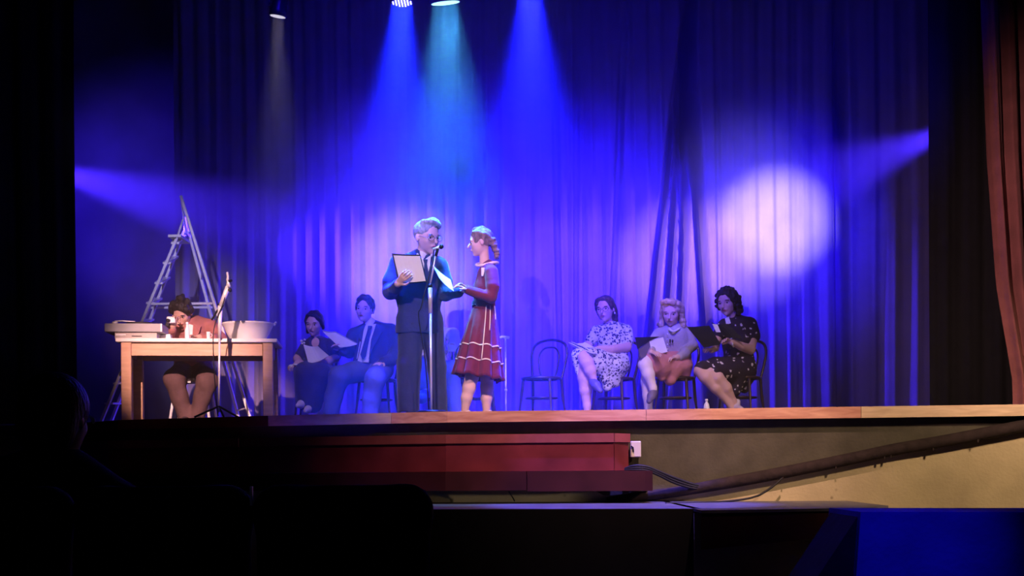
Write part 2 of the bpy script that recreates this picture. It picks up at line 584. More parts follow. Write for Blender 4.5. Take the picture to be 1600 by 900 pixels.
# ------------------------------------------------------------------ blended bodies (distance fields meshed by surface nets)
class SDF:
    def __init__(s, h=0.008):
        s.h, s.pr = h, []

    def _add(s, f, lo, hi, k, op):
        s.pr.append((f, np.asarray(lo), np.asarray(hi), k, op))

    def cone(s, a, b, ra, rb, k=0.02, wide=None, op='u'):
        a, b = np.asarray(a, float), np.asarray(b, float)
        wv, wf = (nrm(wide[0]), wide[1]) if wide else (None, 1.0)

        def f(P):
            q = P - a
            ba = b - a
            if wv is not None:
                q = q + (q @ wv)[..., None] * wv * (1 / wf - 1)
                ba = ba + np.dot(ba, wv) * wv * (1 / wf - 1)
            t = np.clip((q @ ba) / max(np.dot(ba, ba), 1e-9), 0, 1)
            return np.linalg.norm(q - t[..., None] * ba, axis=-1) - (ra + (rb - ra) * t)
        m = max(ra, rb) * wf
        s._add(f, np.minimum(a, b) - m, np.maximum(a, b) + m, k, op)

    def ell(s, c, ax, rad, k=0.02, op='u'):
        c, ax, rad = np.asarray(c, float), np.asarray(ax, float), np.asarray(rad, float)

        def f(P):
            q = (P - c) @ ax.T
            k0 = np.linalg.norm(q / rad, axis=-1)
            k1 = np.linalg.norm(q / rad ** 2, axis=-1) + 1e-9
            return k0 * (k0 - 1) / k1
        m = rad.max()
        s._add(f, c - m, c + m, k, op)

    def mesh(s, fold=0.0, ffreq=28.0, seed=0):
        h = s.h
        lo = np.min([p[1] for p in s.pr if p[4] == 'u'], axis=0) - 4 * h - 0.02
        hi = np.max([p[2] for p in s.pr if p[4] == 'u'], axis=0) + 4 * h + 0.02
        n = np.ceil((hi - lo) / h).astype(int) + 1
        D = np.full(n, 0.25, np.float32)
        for f, l, u, k, op in s.pr:
            i0 = np.clip(np.floor((l - lo - k - 3 * h) / h).astype(int), 0, n - 1)
            i1 = np.clip(np.ceil((u - lo + k + 3 * h) / h).astype(int) + 1, 1, n)
            if np.any(i1 <= i0):
                continue
            ax = [(lo[d] + h * np.arange(i0[d], i1[d])) for d in range(3)]
            P = np.stack(np.meshgrid(*ax, indexing='ij'), -1)
            d = f(P)
            sl = tuple(slice(i0[d_], i1[d_]) for d_ in range(3))
            a = D[sl]
            if op == 'u':
                t = np.clip(0.5 + 0.5 * (a - d) / k, 0, 1)
                D[sl] = a * (1 - t) + d * t - k * t * (1 - t)
            else:
                d = -d
                t = np.clip(0.5 - 0.5 * (a - d) / k, 0, 1)
                D[sl] = a * (1 - t) + d * t + k * t * (1 - t)
        if fold:
            idx = np.argwhere(np.abs(D) < 4 * h + fold)
            P = lo + idx * h
            rs = np.random.RandomState(seed)
            dd = np.zeros(len(P))
            for _ in range(5):
                v = rs.normal(size=3)
                v[2] *= 0.35
                v = nrm(v) * ffreq * rs.uniform(0.6, 1.6)
                dd += np.sin(P @ v + rs.uniform(0, 6) + 1.3 * np.sin(P @ (rs.normal(size=3) * 7)))
            D[tuple(idx.T)] += (dd / 2.5 * fold).astype(np.float32)
        ins = D < 0
        c = [ins[i:n[0] - 1 + i, j:n[1] - 1 + j, k:n[2] - 1 + k] for i in (0, 1) for j in (0, 1) for k in (0, 1)]
        allin = np.logical_and.reduce(c)
        anyin = np.logical_or.reduce(c)
        act = anyin & ~allin
        ci = np.argwhere(act)
        vid = np.full(act.shape, -1, np.int64)
        vid[tuple(ci.T)] = np.arange(len(ci))
        acc = np.zeros((len(ci), 3))
        cnt = np.zeros(len(ci))
        corners = [(i, j, k) for i in (0, 1) for j in (0, 1) for k in (0, 1)]
        val = {q: D[ci[:, 0] + q[0], ci[:, 1] + q[1], ci[:, 2] + q[2]] for q in corners}
        for q in corners:
            for d in range(3):
                if q[d] == 0:
                    e = list(q)
                    e[d] = 1
                    a, b = val[q], val[tuple(e)]
                    x = (a < 0) != (b < 0)
                    t = np.where(x, a / np.where(x, a - b, 1), 0)
                    pt = np.tile(np.array(q, float), (len(ci), 1))
                    pt[:, d] += t
                    acc[x] += pt[x]
                    cnt[x] += 1
        V = lo + (ci + acc / cnt[:, None]) * h
        faces = []
        for d in range(3):
            e = [(1, 2), (2, 0), (0, 1)][d]
            s0 = [slice(None)] * 3
            s1 = [slice(None)] * 3
            s0[d] = slice(0, -1)
            s1[d] = slice(1, None)
            A, B = ins[tuple(s0)], ins[tuple(s1)]
            for flip in (False, True):
                g = np.argwhere((A & ~B) if not flip else (~A & B))
                g = g[(g[:, e[0]] > 0) & (g[:, e[1]] > 0) & (g[:, e[0]] < n[e[0]] - 1) & (g[:, e[1]] < n[e[1]] - 1)]
                if not len(g):
                    continue
                q = []
                for (da, db) in ((1, 1), (0, 1), (0, 0), (1, 0)):
                    gg = g.copy()
                    gg[:, e[0]] -= da
                    gg[:, e[1]] -= db
                    q.append(vid[tuple(gg.T)])
                q = np.stack(q, 1)
                faces.append(q if not flip else q[:, ::-1])
        Fc = np.concatenate(faces)
        # one pass of light smoothing
        S = np.zeros_like(V)
        C = np.zeros(len(V))
        for a, b in ((0, 1), (1, 2), (2, 3), (3, 0)):
            np.add.at(S, Fc[:, a], V[Fc[:, b]])
            np.add.at(C, Fc[:, a], 1)
        V = 0.6 * V + 0.4 * S / np.maximum(C, 1)[:, None]
        return V, Fc


class Fig:
    """a person: joints are given as photo pixel + depth offset (m) from the depth D, radii in photo pixels"""

    def __init__(s, name, label, D, x, cat='person', base_z=ST):
        s.D, s.k = D, D / F
        b = W(x, 700, D)
        s.base = np.array([b[0], b[1], base_z])
        s.root = tag(empty(name, s.base), label, cat)
        s.sd = {}

    def p(s, x, y, dz=0.0):
        return W(x, y, s.D + dz)

    def S(s, part, h=None):
        if part not in s.sd:
            s.sd[part] = SDF(h or (0.0065 if part in ('body', 'hair') else 0.008))
        return s.sd[part]

    def chain(s, part, pts, k=0.03, wide=None, under=True):
        if len(pts) == 1:
            pts = [pts[0], pts[0]]
        for a, b in zip(pts[:-1], pts[1:]):
            A, B = s.p(*a[:3]), s.p(*b[:3])
            s.S(part).cone(A, B, a[3] * s.k, b[3] * s.k, k, wide)
            if part != 'body' and under:
                s.S('body').cone(A, B, max(a[3] * s.k - 0.016, 0.3 * a[3] * s.k), max(b[3] * s.k - 0.016, 0.3 * b[3] * s.k), k, wide)

    def hand(s, wrist, to, normal, side=1, curl=0.7, size=0.185, part='body'):
        w, t = s.p(*wrist), s.p(*to)
        d = nrm(t - w)
        nn = np.asarray(normal, float)
        nn = nrm(nn - d * np.dot(nn, d))
        sd = np.cross(d, nn) * side
        B = s.S(part)
        L = size
        pe = w + d * L * 0.47
        B.cone(w, pe, 0.011 * L / 0.185, 0.013 * L / 0.185, 0.008, wide=(sd, 2.7))
        for i, (o, ln) in enumerate(((-0.032, 0.40), (-0.011, 0.46), (0.010, 0.43), (0.030, 0.33))):
            a = pe + sd * o * L / 0.185
            dirc = d * math.cos(curl * 0.5) - nn * math.sin(curl * 0.5) + sd * o * 2.0
            b = a + nrm(dirc) * ln * L * 0.52
            dirc2 = d * math.cos(curl * 1.5) - nn * math.sin(curl * 1.5)
            c = b + nrm(dirc2) * ln * L * 0.52
            r = 0.0088 * L / 0.185
            B.cone(a, b, r, r * 0.95, 0.004)
            B.cone(b, c, r * 0.95, r * 0.8, 0.004)
        a = w + d * L * 0.15 - sd * 0.026 * L / 0.185
        b = a + nrm(d * 0.7 - sd * 0.8 - nn * 0.3) * L * 0.24
        c = b + nrm(d * 0.9 - sd * 0.1 - nn * 0.5) * L * 0.17
        r = 0.0105 * L / 0.185
        B.cone(a, b, r * 1.15, r, 0.008)
        B.cone(b, c, r, r * 0.85, 0.004)

    def head(s, x, y, dz, H, yaw, pitch=0.0, roll=0.0, neck=None, neckr=0.18, brow='hair_dark', face=True, lips='lip'):
        c = s.p(x, y, dz)
        h = H * s.k
        ya, pi, ro = R_(yaw), R_(pitch), R_(roll)
        fw = np.array([math.sin(ya), -math.cos(ya), 0])
        rt = np.array([math.cos(ya), math.sin(ya), 0])
        up = np.array([0, 0, 1.0])
        fw, up = fw * math.cos(pi) - up * math.sin(pi), up * math.cos(pi) + fw * math.sin(pi)
        up, rt = up * math.cos(ro) + rt * math.sin(ro), rt * math.cos(ro) - up * math.sin(ro)
        ax = np.array([rt, fw, up])
        L = lambda a, b, e: c + h * (a * rt + b * fw + e * up)
        s.hf = (L, ax, h)
        B = s.S('body')
        B.ell(L(0, -.04, .12), ax, np.array((.335, .405, .375)) * h, .01)
        B.ell(L(0, .09, -.17), ax, np.array((.265, .29, .30)) * h, .10 * h)
        B.cone(L(0, .25, -.40), L(0, .26, -.40), .085 * h, .085 * h, .08 * h)
        for sg in (-1, 1):
            B.ell(L(sg * .15, .22, -.09), ax, np.array((.12, .13, .12)) * h, .06 * h)
            B.ell(L(sg * .335, -.04, -.03), ax, np.array((.035, .085, .12)) * h, .02 * h)
        B.cone(L(-.17, .33, .085), L(.17, .33, .085), .05 * h, .05 * h, .06 * h)
        for sg in (-1, 1):
            B.ell(L(sg * .145, .42, .0), ax, np.array((.075, .07, .05)) * h, .04 * h, op='s')
        B.cone(L(0, .375, .03), L(0, .475, -.115), .03 * h, .05 * h, .03 * h)
        B.ell(L(0, .36, -.245), ax, np.array((.10, .055, .045)) * h, .03 * h)
        if neck is not None:
            nb = s.p(*neck)
            B.cone(L(0, -.10, -.2), nb, neckr * h, neckr * 1.12 * h, .05 * h)
        s.face = []
        if face:
            for nm, mt, ps in (
                ('eye', 'eye', [(L(g * .145, .312, .012), (.062, .05, .032)) for g in (-1, 1)]),
                ('iris', 'iris', [(L(g * .145, .350, .010), (.030, .02, .030)) for g in (-1, 1)]),
                ('eyebrow', brow, [(L(g * .155, .372, .105), (.085, .025, .016)) for g in (-1, 1)]),
                ('lips', lips, [(L(0, .405, -.245), (.085, .022, .026))])):
                for pc, rd in ps:
                    s.face.append((nm, mt, MB().ell(pc, ax, np.array(rd) * h, 10, 6)))
        return L, ax, h

    def hair(s, vol=1.0, line=0.0, top=0.0, short=False):
        """cap of hair cut open over the face"""
        L, ax, h = s.hf
        H = s.S('hair', 0.006)
        H.ell(L(0, -.06, .15 + top), ax, np.array((.375 * vol, .44 * vol, .395 * vol)) * h, .01)
        H.ell(L(0, .50, -.16 + line), ax, np.array((.335, .41, .43)) * h, .05 * h, op='s')
        H.ell(L(0, .05, -.62), ax, np.array((.6, .45, .45)) * h, .05 * h, op='s')
        if short:
            for g in (-1, 1):
                H.ell(L(g * .40, .10, -.10), ax, np.array((.16, .22, .21)) * h, .03 * h, op='s')
        return H, L, ax, h

    def glasses(s, material='black_metal'):
        L, ax, h = s.hf
        m = MB()
        for g in (-1, 1):
            ring = [L(g * .15 + .115 * math.cos(q), .41, .005 + .085 * math.sin(q)) for q in np.linspace(0, 2 * math.pi, 16)[:-1]]
            m.tube(ring, .008 * h, 6, closed=True)
            m.tube([L(g * .265, .41, .02), L(g * .34, .1, .03), L(g * .35, -.06, .0)], .007 * h, 5)
        m.tube([L(-.04, .42, .01), L(.04, .42, .01)], .012 * h, 5)
        s.prop('glasses', m, material, True)

    def prop(s, name, mb, material, smooth=False):
        return mesh_obj(name, mb.V, mb.F, M[material], s.base, s.root, smooth)

    def done(s, mats, fold={}):
        for part, sd in s.sd.items():
            fo = fold.get(part, 0.0)
            V, Fc = sd.mesh(fo, 105.0 if part == 'hair' else 28.0, seed=len(part) + int(s.D * 10))
            nm = part.split('#')[0]
            mesh_obj(nm, V, Fc, M[mats[part]], s.base, s.root)
        bodyo = [c for c in s.root.children if c.name.startswith('body')]
        for nm, mt, m in getattr(s, 'face', []):
            o = mesh_obj(nm, m.V, m.F, M[mt], s.base, bodyo[0] if bodyo else s.root)
        return s.root


# ================================================================== the setting
EX = [-9.0, -6.5, -4.3, -3.87, -2.24, -0.56, 1.1, 2.7, 4.24, 6.5, 9.0]
EY = [16.0, 14.5, 13.1, 12.6, 11.8, 11.2, 11.06, 10.83, 10.6, 10.35, 10.2]


def edge(X):
    return float(np.interp(X, EX, EY))


def pxX(px, D0=11.2):
    """X on the stage edge under photo column px"""
    D = D0
    for _ in range(12):
        D = edge((px - CX) / F * D)
    return (px - CX) / F * D


def G(x, y, z):
    D = (z - EYE) * F / ((x - CX) * RX[2] + (CY - y) * UP[2])
    return W(x, y, D)


def strip(x0, x1, zlo, zhi, off, thick, step=0.12):
    """a board that follows the stage edge between X = x0 and x1"""
    xs = sorted(set([x0, x1] + [x for x in EX if x0 < x < x1] + list(np.arange(x0, x1, step))))
    V, Fc = [], []
    fl = zlo if callable(zlo) else (lambda x: zlo)
    fh = zhi if callable(zhi) else (lambda x: zhi)
    for x in xs:
        y = edge(x) + off
        a, b = fl(x), fh(x)
        V += [(x, y, a), (x, y, b), (x, y + thick, b), (x, y + thick, a)]
    n = len(xs)
    for i in range(n - 1):
        p, q = 4 * i, 4 * i + 4
        for k in range(4):
            k2 = (k + 1) % 4
            Fc.append((p + k, p + k2, q + k2, q + k))
    Fc.append((0, 3, 2, 1))
    Fc.append((4 * n - 4, 4 * n - 3, 4 * n - 2, 4 * n - 1))
    return MB().add(V, Fc)


def struct(o):
    o['kind'] = 'structure'
    return o


struct(MB().box((0, 6.0, -0.05), (10, 12.0, 0.05)).build('floor', M['floor']))
sx = [x for x in EX]
stage = struct(MB().prism([(x, edge(x) + 0.02, ST) for x in sx] + [(9.0, 16.6, ST), (-9.0, 16.6, ST)], (0, 0, -0.06)).build('stage_floor', M['stage_boards']))
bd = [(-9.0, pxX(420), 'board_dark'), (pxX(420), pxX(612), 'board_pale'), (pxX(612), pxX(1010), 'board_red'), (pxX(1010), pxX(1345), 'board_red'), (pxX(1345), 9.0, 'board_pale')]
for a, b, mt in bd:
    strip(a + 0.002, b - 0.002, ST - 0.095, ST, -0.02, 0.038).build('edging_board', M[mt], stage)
struct(strip(-9.0, 9.0, 0.0, ST - 0.055, 0.10, 0.15).build('wall_front', M['plaster']))
struct(MB().box((0, 16.75, 4.5), (9.2, 0.1, 4.6)).build('wall_back', M['wall']))
struct(MB().box((-9.1, 8, 4.7), (0.1, 9, 4.7)).build('wall_left', M['black_paint']))
struct(MB().box((9.1, 8, 4.7), (0.1, 9, 4.7)).build('wall_right', M['black_paint']))
struct(MB().box((0, 6, 9.45), (9.2, 11, 0.06)).build('ceiling', M['black_paint']))

# olive cloth that covers the wall under the stage edge, its lower hem pulled up to the right and rolled
HEM = [(-300, 764), (925, 764), (945, 775), (1150, 752), (1220, 738), (1319, 720), (1400, 702), (1487, 688), (1600, 667), (1700, 655)]


def hem_z(x):
    D = edge(x) + 0.085
    px = CX + x / D * F
    y = float(np.interp(px, [h[0] for h in HEM], [h[1] for h in HEM]))
    return min(W(px, y, D)[2], ST - 0.12)


skirt = empty('apron_cloth', (0, edge(0) + 0.05, 0.9))
tag(skirt, 'olive cloth hung on the stage front with a rolled dark hem rising to the right', 'cloth')
strip(-5.2, 5.6, hem_z, ST - 0.09, 0.085, 0.012, 0.06).build('cloth_panel', M['olive'], skirt)
roll = []
rr = []
for px, y in [(948, 783), (1000, 776), (1060, 768), (1150, 752), (1220, 739), (1319, 719), (1400, 702), (1487, 687), (1600, 665), (1680, 650)]:
    X = (px - CX) / F * 10.95
    D = edge(X) + 0.05
    roll.append(W(px, y, D))
    rr.append((6 if px < 1000 else 8 if px < 1100 else 9.5) * D / F)
MB().tube(smooth_pts(roll, 5), list(np.interp(np.linspace(0, 1, 46), np.linspace(0, 1, len(rr)), rr)), 12).build('rolled_hem', M['roll'], skirt, smooth=True)
for px, y in [(1223, 747), (1306, 731), (1382, 715), (1392, 713), (1458, 702), (1528, 689)]:
    X = (px - CX) / F * 10.95
    MB().box(W(px, y, edge(X) + 0.02), (0.006, 0.006, 0.012)).build('hem_staple', M['roll'], skirt)

# low ledge in front of the stage
ZL = 0.694
pl = [G(480, 796, ZL), G(1095, 794.5, ZL)]
ledge = struct(MB().prism([*pl, np.array([pl[1][0], edge(pl[1][0]) + 0.1, ZL])] + [np.array([x, edge(x) + 0.1, ZL]) for x in (1.1, 0.0, -1.0)] + [np.array([pl[0][0], edge(pl[0][0]) + 0.1, ZL])], (0, 0, -ZL)).build('trim_1', M['ledge_top']))
tag(ledge, 'low dark ledge before the stage front')
MB().prism([np.array([pl[0][0] - .01, pl[0][1] - .012, 0]), np.array([pl[1][0], pl[1][1] - .012, 0]), np.array([pl[1][0], pl[1][1] - .012, ZL - .004]), np.array([pl[0][0] - .01, pl[0][1] - .012, ZL - .004])], (0, 0.01, 0)).build('front_panel', M['black_paint'], ledge)
pr = [G(1096, 797.5, ZL), G(1345, 793.5, ZL), G(1388, 790, ZL)]
ledge2 = struct(MB().prism([*pr, np.array([pr[2][0] + .05, edge(pr[2][0]) + 0.1, ZL]), np.array([pr[0][0], edge(pr[0][0]) + 0.1, ZL])], (0, 0, -0.02)).build('trim_2', M['ledge_top']))
tag(ledge2, 'angled end of the low ledge with a maroon front')
MB().prism([pr[0] + (0, .01, -.02), pr[1] + (0, .01, -.02), pr[1] + (0, .01, -.19), pr[0] + (0, .01, -.27)], (0, 0.03, 0)).build('front_panel', M['maroon_dark'], ledge2)
MB().prism([np.array([pr[0][0], pr[0][1] + .35, 0]), np.array([pr[2][0] + .3, pr[0][1] + .75, 0]), np.array([pr[2][0] + .3, pr[0][1] + .75, ZL - .03]), np.array([pr[0][0], pr[0][1] + .35, ZL - .03])], (0, 0.05, 0)).build('support_wall', M['plaster'], ledge2)

# maroon bench fixed to the stage front
bench = tag(empty('wall_bench', (-1.5, edge(-1.5) - 0.2, 0.79)), 'long maroon wooden bench box fixed along the stage front with a darker box below', 'bench')
XB, XS, XL = (960 - CX) / F * 10.78, pxX(385), -4.6
for a, b in ((XL, XS), (XS, XB)):
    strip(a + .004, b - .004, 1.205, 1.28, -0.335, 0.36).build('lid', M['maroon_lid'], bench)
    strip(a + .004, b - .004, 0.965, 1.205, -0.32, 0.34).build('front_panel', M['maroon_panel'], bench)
e0, e1 = np.array([XB, edge(XB) - .32, 0]), np.array([XB + .135, edge(XB) - .13, 0])
for nm, z0, z1, mt, o in (('lid', 1.205, 1.28, 'maroon_lid', .015), ('end_panel', .965, 1.205, 'maroon_panel', 0)):
    MB().prism([e0 + (0, -o, z0), e1 + (o, -o, z0), e1 + (o, -o, z1), e0 + (0, -o, z1)], (0, .19, 0)).build(nm, M[mt], bench)
XB2 = (1020 - CX) / F * 10.6
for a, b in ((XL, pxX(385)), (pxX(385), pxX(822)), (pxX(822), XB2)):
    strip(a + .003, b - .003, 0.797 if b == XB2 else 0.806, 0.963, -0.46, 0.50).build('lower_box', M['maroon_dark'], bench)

# socket and cables beside the bench
so = empty('wall_socket', W(992, 716, 11.05))
tag(so, 'small cream wall socket beside the end of the maroon bench', 'socket')
MB().box(W(993, 702, 11.06), (.045, .035, .07), bev=.008).build('faceplate', M['socket'], so)
MB().tube([W(986, 697, 11.02), W(989, 699, 11.015), W(990, 706, 11.02)], .006, 6).build('plug', M['black'], so)
for i, (dy, c) in enumerate(((0, 'upper'), (3, 'middle'), (6, 'lowest'))):
    pts = [W(975, 733 + dy * .3, 10.9), W(990, 728 + dy, 10.86), W(1010, 729 + dy, 10.86), W(1030, 737 + dy, 10.9), W(1055, 747 + dy * 1.3, 10.96), W(1085, 757 + dy, 11.0), W(1110, 761, 11.02)]
    tag(MB().tube(smooth_pts(pts, 6), .011, 6).build('power_cable', M['black'], smooth=True), c + ' black cable of the bundle leaving the maroon bench', 'cable', 'cables beside the bench')
pts = [W(1222, 747, 10.86), W(1205, 762, 10.84), W(1180, 776, 10.82), W(1140, 783, 10.75), W(1080, 786, 10.6), W(1040, 786.5, 10.5)]
tag(MB().tube(smooth_pts(pts, 6), .009, 6).build('power_cable', M['black'], smooth=True), 'thin black cable curving from the rolled hem down to the ledge', 'cable')
pts = [W(795, 768, 10.95), W(801, 777, 10.97), W(804, 783, 10.95)]
tag(MB().tube(smooth_pts(pts, 4), .006, 6).build('cord', M['black'], smooth=True), 'short loose cord on the wall under the maroon bench', 'cord')


# ------------------------------------------------------------------ curtains
def drape(name, D, px0, px1, y0, y1, material, pleat, amp, folds=(), edge_l=None, step=2.2, rows=44, seed=1, bottom=ST + 0.01, top=7.2):
    rs = np.random.RandomState(seed)
    n = int((px1 - px0) / step)
    ph = np.cumsum(rs.uniform(0.55, 1.5, n + 1))
    ph *= (px1 - px0) / pleat * 2 * math.pi / ph[-1]
    am = np.interp(np.arange(n + 1), np.linspace(0, n, 14), rs.uniform(0.45, 1.25, 14))
    V, Fc = [], []
    for j in range(rows + 1):
        z = bottom + (top - bottom) * j / rows
        yy = CY - (z - EYE) * F / D
        for i in range(n + 1):
            u = i / n
            l = edge_l(yy) if edge_l else px0
            px = l + (px1 - l) * u
            X = (px - CX) / F * D
            sway = 0.5 * math.sin(z * 0.9 + i * 0.013)
            d = amp * am[i] * (math.sin(ph[i] + sway) + 0.3 * math.sin(2.3 * ph[i] + 1 + sway))
            for (xt, xb, w, dep) in folds:
                xf = xt + (xb - xt) * (yy - 150) / 400.0
                d += dep * math.exp(-((px - xf) / w) ** 4) * min(1, max(0, (yy + 100) / 250))
            V.append((X, D + d, z))
    for j in range(rows):
        for i in range(n):
            a = j * (n + 1) + i
            Fc.append((a, a + 1, a + n + 2, a + n + 1))
    return mesh_obj(name, V, Fc, M[material], ((px0 + px1 - 1600) / 2 / F * D, D, bottom))


tag(drape('stage_curtain', 15.42, 275, 661, 0, 0, 'curtain', 24, .022, seed=3), 'left half of the pleated mauve back curtain lit blue, behind the ladder', 'curtain', 'back curtains')
tag(drape('stage_curtain', 15.42, 659, 1303, 0, 0, 'curtain', 28, .024, seed=5,
          folds=((1062, 1012, 6, .6), (1074, 1040, 7, .75), (1082, 1064, 6, .7), (1086, 1108, 8, .8), (872, 876, 5, .12), (905, 902, 5, .10), (975, 955, 5, .12), (1125, 1128, 4, .10))),
    'right half of the pleated back curtain with deep folds behind the seated women', 'curtain', 'back curtains')
tag(drape('stage_curtain', 15.50, 1298, 1540, 0, 0, 'curtain', 36, .022, seed=8, folds=((1318, 1320, 9, .3),)), 'narrow blue-lit curtain panel at the right end beside the black wing drape', 'curtain', 'back curtains')
tag(drape('wing_drape', 13.7, -420, 120, 0, 0, 'black_cloth', 40, .03, seed=9), 'black wing drape hanging at the left of the stage', 'drape', 'black wing drapes')
tag(drape('wing_drape', 12.7, 1455, 1900, 0, 0, 'black_cloth', 40, .025, seed=10), 'black wing drape hanging at the right beside the rust curtain', 'drape', 'black wing drapes')
tag(drape('front_curtain', 11.3, 1540, 1800, 0, 0, 'front_curtain', 24, .045, seed=11, edge_l=lambda y: float(np.interp(y, [0, 250, 450, 600], [1537, 1546, 1560, 1585]))), 'rust red velvet front curtain gathered at the right edge of the stage', 'curtain')

# ------------------------------------------------------------------ haze in the stage box
hz = MB().box((0.3, 13.7, 4.3), (5.6, 2.6, 2.8)).build('stage_haze', bpy.data.materials.new('stage_haze_air'))
hm = hz.data.materials[0]
hm.use_nodes = True
nt = hm.node_tree
nt.nodes.remove(nt.nodes['Principled BSDF'])
vs = nt.nodes.new('ShaderNodeVolumeScatter')
vs.inputs['Color'].default_value = (1, 1, 1, 1)
vs.inputs['Density'].default_value = 0.052
vs.inputs['Anisotropy'].default_value = 0.5
nt.links.new(vs.outputs[0], nt.nodes['Material Output'].inputs['Volume'])
tag(hz, 'thin stage haze in which the blue light beams show', 'haze', kind='stuff')


# ================================================================== things on the stage
Z3 = np.array([0, 0, 1.0])
# ---- lamps on the bar above
PAR_SPOTS = [(628, 3, 0.096, 'led', 'black can lamp with rows of blue diodes'), (696, 4, 0.13, 'lamp_teal', 'black can lamp with a pale teal lens'),
             (828, -22, 0.12, 'led_blue', 'black can lamp throwing the blue beam right of the teal lamp'), (434, 25, 0.07, 'lamp_white', 'small black lamp with a faint white lens at the left')]
bar_z = W(700, -250, BARD)[2]
bar = tag(empty('lighting_bar', (0, BARD, bar_z)), 'black steel lighting bar that carries the lamps above the stage', 'bar')
MB().tube([(-4.5, BARD, bar_z), (5.0, BARD, bar_z)], .025, 10).build('pipe', M['black_metal'], bar, smooth=True)
for hx in (-3.0, 0.5, 4.0):
    MB().tube([(hx, BARD, bar_z), (hx, BARD, 9.4)], .008, 6).build('hanger', M['black_metal'], bar)
for px, py, r, lens, lab in PAR_SPOTS:
    c = W(px, py, BARD)
    t = tag(empty('stage_lamp', c), lab, 'lamp', 'lamps on the bar')
    tilt = nrm((-0.16 if px < 500 else 0.10 if px == 696 else 0.03, 0.22 if px == 696 else 0.12 if px == 434 else -0.03, -1))
    up = -tilt
    MB().lathe([(r * 1.05, -.004), (r * 1.12, .0), (r * 1.1, .05), (r * .95, .12), (r * .7, .24), (r * .45, .28)], c, up, 24).build('housing', M['black_metal'], t, smooth=True)
    le = MB().lathe([(r, -.006), (r, -.002)], c, up, 24).build('lens', M['black'] if lens == 'led' else M[lens], t)
    if lens == 'led':
        for i, j in [(i, j) for i in range(-3, 4) for j in range(-3, 4) if i * i + j * j < 11]:
            MB().lathe([(r * .085, -.012), (r * .07, -.014), (r * .085, -.006)], c + np.array([i * r * .28, j * r * .28, 0]) - up * 0, up, 8).build('diode', M['led_blue'], le)
    for s in (-1, 1):
        MB().tube([c + np.array([s * r * 1.12, 0, .1]), c + np.array([s * r * 1.25, 0, .22]), c + np.array([s * r * .9, 0, .36]), (c[0], c[1], c[2] + .42)], .009, 6).build('yoke', M['black_metal'], t)
    MB().tube([(c[0], c[1], c[2] + .36), (c[0], c[1], bar_z)], .014, 6).build('clamp_stem', M['black_metal'], t)

# ---- table
TA = R_(6)
tx, ty = np.array([math.cos(TA), math.sin(TA), 0]), np.array([-math.sin(TA), math.cos(TA), 0])
T0 = W(180, 529, 12.75)
ZT = W(300, 528.5, 12.83)[2]
T0[2] = 0
TW, TD = 1.59, 0.75
tp = lambda u, v, z: T0 + tx * u + ty * v + Z3 * z
tb = tag(empty('wooden_table', tp(TW / 2, TD / 2, ST)), 'pale wooden table with a white top at the left of the stage', 'table')
AX = (tx, ty, Z3)
MB().box(tp(TW / 2, TD / 2, ZT - .019), (TW / 2, TD / 2, .019), AX, bev=.006).build('tabletop', M['table_top'], tb)
for u in (.10, TW - .095):
    for v in (.07, TD - .07):
        MB().box(tp(u, v, (ST + ZT - .038) / 2), (.05, .05, (ZT - .038 - ST) / 2), AX, bev=.006).build('leg', M['table_wood'], tb)
for v in (.055, TD - .055):
    MB().box(tp(TW / 2, v, ZT - .105), (TW / 2 - .15, .012, .066), AX).build('rail', M['table_wood'], tb)
for u in (.085, TW - .08):
    MB().box(tp(u, TD / 2, ZT - .105), (.012, TD / 2 - .12, .066), AX).build('rail', M['table_wood'], tb)


def onT(px, v):
    """point on the table top under photo column px, v metres behind the front edge"""
    k = (px - CX) / F
    o = T0 + ty * v
    u = (k * o[1] - o[0]) / (tx[0] - k * tx[1])
    return tp(u, v, ZT)


# record player on its box
a, b = onT(186, .3), onT(251, .3)
c = (a + b) / 2
bx = tag(empty('carton_box', c), 'low beige box under the record player on the table', 'box')
hw = np.linalg.norm(b - a) / 2
MB().box(c + Z3 * .036, (hw, .17, .036), AX, bev=.004).build('carton', M['beige_box'], bx)
MB().box(c - ty * .172 + Z3 * .045 - tx * hw * .72, (.05, .003, .007), AX).build('label_strip', M['white'], bx)
MB().box(c - ty * .172 + Z3 * .032 + tx * .01, (.05, .003, .004), AX).build('slot', M['black'], bx)
pc = (onT(171, .3) + onT(260, .3)) / 2 + Z3 * .073
ph = np.linalg.norm(onT(260, .3) - onT(171, .3)) / 2
pt = tag(empty('record_player', pc), 'grey record player lying on the beige box on the table', 'record player')
MB().box(pc + Z3 * .042, (ph, .20, .042), AX, bev=.006).build('plinth', M['grey_box'], pt)
MB().box(pc + Z3 * .042 + tx * (ph - .008) - ty * .204, (.008, .004, .040), AX).build('corner_strip', M['white'], pt)
MB().lathe([(.15, .085), (.152, .09), (.152, .102), (.145, .108)], pc + tx * .04, Z3, 28).build('platter', M['black'], pt, smooth=True)
MB().lathe([(.03, .084), (.03, .112), (.022, .118)], pc - tx * (ph - .075) - ty * .05, Z3, 14).build('tonearm_base', M['metal'], pt, smooth=True)
MB().tube([pc - tx * (ph - .075) - ty * .05 + Z3 * .122, pc - tx * .12 - ty * .10 + Z3 * .12, pc + tx * .0 - ty * .09 + Z3 * .112], .006, 6).build('tonearm', M['metal'], pt)
k1 = (onT(252, .32) + onT(268, .32)) / 2
cb = tag(empty('card_box', k1), 'small pale pink card box between record player and man', 'box')
MB().prism([k1 - tx * .055, k1 + tx * .06, k1 + tx * .045 + Z3 * .075, k1 - tx * .05 + Z3 * .06], ty * .12).build('carton', M['white'], cb)
MB().box(k1 + Z3 * .066 + ty * .06, (.03, .04, .006), AX).build('flap', M['white'], cb)

